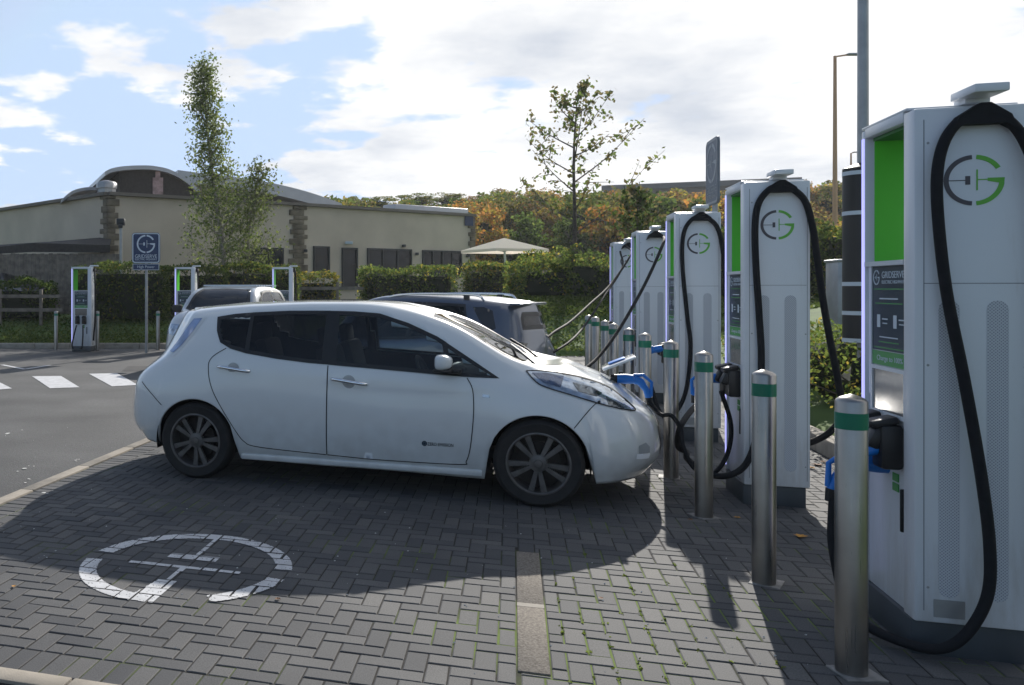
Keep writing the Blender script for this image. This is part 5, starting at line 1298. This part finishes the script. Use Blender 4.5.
# tufts of grass and weed in the joints
P = []
for _ in range(90):
    u = random.gauss(.5, .38); v = random.gauss(4.2, .55)
    if not (.16 < u < 1.6 and 3.3 < v < 5.4): continue
    u = round((u-Us)/W)*W+Us+random.gauss(0, .003)
    for _ in range(5): P.append(tuple(UV(u+random.gauss(0, .006), v+random.gauss(0, .012), random.uniform(.002, .007))))
o = leaves(P, .014, [GL[2], GL[1]], [3, 1], 'joint_weeds'); tag(o, 'moss and tiny weeds in the paving joints', 'weeds', kind='stuff')
# mown grass blades on the verge
P = []
for _ in range(42000):
    if random.random() < .5: X, Y = random.uniform(-10, 10), 22.4+abs(random.gauss(0, 1.8))
    else:
        X, Y = random.uniform(4.5, 15), random.uniform(19.6, 26)
    P.append((X, Y, hgt(X, Y)+random.uniform(0, .05)))
o = leaves(P, .07, [GL[1], GL[2], GL[0]], [4, 2, 2], 'grass_blades'); tag(o, 'mown grass on the verge', 'grass', kind='stuff')

# ---------------------------------------------------------------- light
SAZ = math.atan2(.80, 1.668); SEL = math.atan2(1, 1.85)
sd = bpy.data.lights.new('sun', 'SUN'); sd.energy = 5.0; sd.angle = R(.55); sd.color = (1, .95, .87)
so = bpy.data.objects.new('sun', sd); COL.objects.link(so)
S_ = Vector((math.sin(SAZ)*math.cos(SEL), math.cos(SAZ)*math.cos(SEL), math.sin(SEL)))
so.rotation_euler = S_.to_track_quat('Z', 'Y').to_euler(); so.location = (5, 5, 30)
w = bpy.data.worlds.new('World'); scene.world = w; w.use_nodes = True; nt = w.node_tree
bg = nt.nodes['Background']; sky = nt.nodes.new('ShaderNodeTexSky'); sky.sky_type = 'NISHITA'; sky.sun_disc = False
sky.sun_elevation = SEL; sky.sun_rotation = SAZ; sky.dust_density = 1.5; sky.ozone_density = 1.2
SKYS = .11
bg.inputs['Strength'].default_value = SKYS
def nd(t, **k):
    n = nt.nodes.new(t)
    for a, b in k.items(): setattr(n, a, b)
    return n
def mth(op, a, b=None, clamp=False):
    n = nd('ShaderNodeMath', operation=op); n.use_clamp = clamp
    for i, v in enumerate((a, b)):
        if v is None: continue
        if isinstance(v, (int, float)): n.inputs[i].default_value = v
        else: nt.links.new(v, n.inputs[i])
    return n.outputs[0]
tc = nd('ShaderNodeTexCoord'); sp = nd('ShaderNodeSeparateXYZ'); nt.links.new(tc.outputs['Generated'], sp.inputs[0])
zz = mth('ADD', mth('MAXIMUM', sp.outputs['Z'], 0), .16)
cx_ = mth('DIVIDE', sp.outputs['X'], zz); cy_ = mth('DIVIDE', sp.outputs['Y'], zz)
cb = nd('ShaderNodeCombineXYZ'); nt.links.new(cx_, cb.inputs[0]); nt.links.new(cy_, cb.inputs[1])
def noise(scale, detail, off, rough=.55):
    mp = nd('ShaderNodeMapping'); mp.inputs['Location'].default_value = off; nt.links.new(cb.outputs[0], mp.inputs[0])
    n = nd('ShaderNodeTexNoise'); n.inputs['Scale'].default_value = scale; n.inputs['Detail'].default_value = detail; n.inputs['Roughness'].default_value = rough
    nt.links.new(mp.outputs[0], n.inputs['Vector']); return n.outputs['Fac']
big = noise(1.1, 10, (3.1, 1.7, 0)); small = noise(3.4, 9, (7.3, 2.2, 0), .5); shade = noise(1.1, 6, (1.2, 9.4, 0), .6)
# cover grows to the right (east) and falls towards the open blue on the left
az = mth('ADD', mth('MULTIPLY', mth('SUBTRACT', sp.outputs['X'], .13), .75), mth('MULTIPLY', mth('MAXIMUM', mth('SUBTRACT', .22, sp.outputs['Z']), 0), .45))
rear = mth('MULTIPLY', mth('MINIMUM', sp.outputs['Y'], 0), .3)
cov = mth('ADD', mth('ADD', mth('MULTIPLY', big, .60), mth('MULTIPLY', small, .60)), mth('ADD', rear, mth('MINIMUM', mth('MAXIMUM', az, -.075), .12)))
mr = nd('ShaderNodeMapRange'); mr.interpolation_type = 'SMOOTHSTEP'; mr.inputs['From Min'].default_value = .565; mr.inputs['From Max'].default_value = .635; nt.links.new(cov, mr.inputs['Value'])
cc = nd('ShaderNodeValToRGB'); cc.color_ramp.elements[0].position = .32; cc.color_ramp.elements[1].position = .55
K = 1/SKYS
cc.color_ramp.elements[0].color = (.52, .56, .63, 1); cc.color_ramp.elements[1].color = (.86, .86, .86, 1)
nt.links.new(shade, cc.inputs[0])
vm = nd('ShaderNodeVectorMath', operation='SCALE'); vm.inputs['Scale'].default_value = K; nt.links.new(cc.outputs[0], vm.inputs[0])
# haze over the blue near the horizon
hz = nd('ShaderNodeMapRange'); hz.inputs['From Min'].default_value = 0; hz.inputs['From Max'].default_value = .5; hz.inputs['To Min'].default_value = .55; hz.inputs['To Max'].default_value = .16; nt.links.new(sp.outputs['Z'], hz.inputs['Value'])
fr_ = nd('ShaderNodeMapRange'); fr_.inputs['From Min'].default_value = -.3; fr_.inputs['From Max'].default_value = .3; fr_.inputs['To Min'].default_value = .3; fr_.inputs['To Max'].default_value = 1; nt.links.new(sp.outputs['Y'], fr_.inputs['Value'])
hzo = mth('MULTIPLY', hz.outputs[0], fr_.outputs[0])
m1 = nd('ShaderNodeMix', data_type='RGBA'); nt.links.new(hzo, m1.inputs['Factor']); mn = nd('ShaderNodeVectorMath', operation='MINIMUM'); nt.links.new(sky.outputs[0], mn.inputs[0]); mn.inputs[1].default_value = (.46*K, .60*K, .84*K); nt.links.new(mn.outputs[0], m1.inputs[6]); m1.inputs[7].default_value = (.46*K, .60*K, .84*K, 1)
m2 = nd('ShaderNodeMix', data_type='RGBA'); nt.links.new(mr.outputs[0], m2.inputs['Factor']); nt.links.new(m1.outputs[2], m2.inputs[6]); nt.links.new(vm.outputs[0], m2.inputs[7])
nt.links.new(m2.outputs[2], bg.inputs['Color'])

# thin air between here and the wooded hill
hb = MB(); hb.box((60, 130, 12), (1400, 1800, 30))
m = bpy.data.materials.new('air'); m.use_nodes = True; n_ = m.node_tree
for q in list(n_.nodes): n_.nodes.remove(q)
o_ = n_.nodes.new('ShaderNodeOutputMaterial'); v_ = n_.nodes.new('ShaderNodeVolumePrincipled'); v_.inputs['Color'].default_value = (.92, .95, 1, 1); v_.inputs['Density'].default_value = .0005; v_.inputs['Anisotropy'].default_value = .3
n_.links.new(v_.outputs[0], o_.inputs['Volume'])
tag(hb.build('haze', m), 'thin pale haze over the car park and hill', 'haze', kind='stuff')
# ---------------------------------------------------------------- render settings
scene.view_settings.view_transform = 'Standard'; scene.view_settings.look = 'None'; scene.view_settings.exposure = .30; scene.view_settings.gamma = 1
scene.render.engine = 'CYCLES'; scene.cycles.max_bounces = 6; scene.cycles.transparent_max_bounces = 12
scene.render.resolution_x = 1024; scene.render.resolution_y = 685
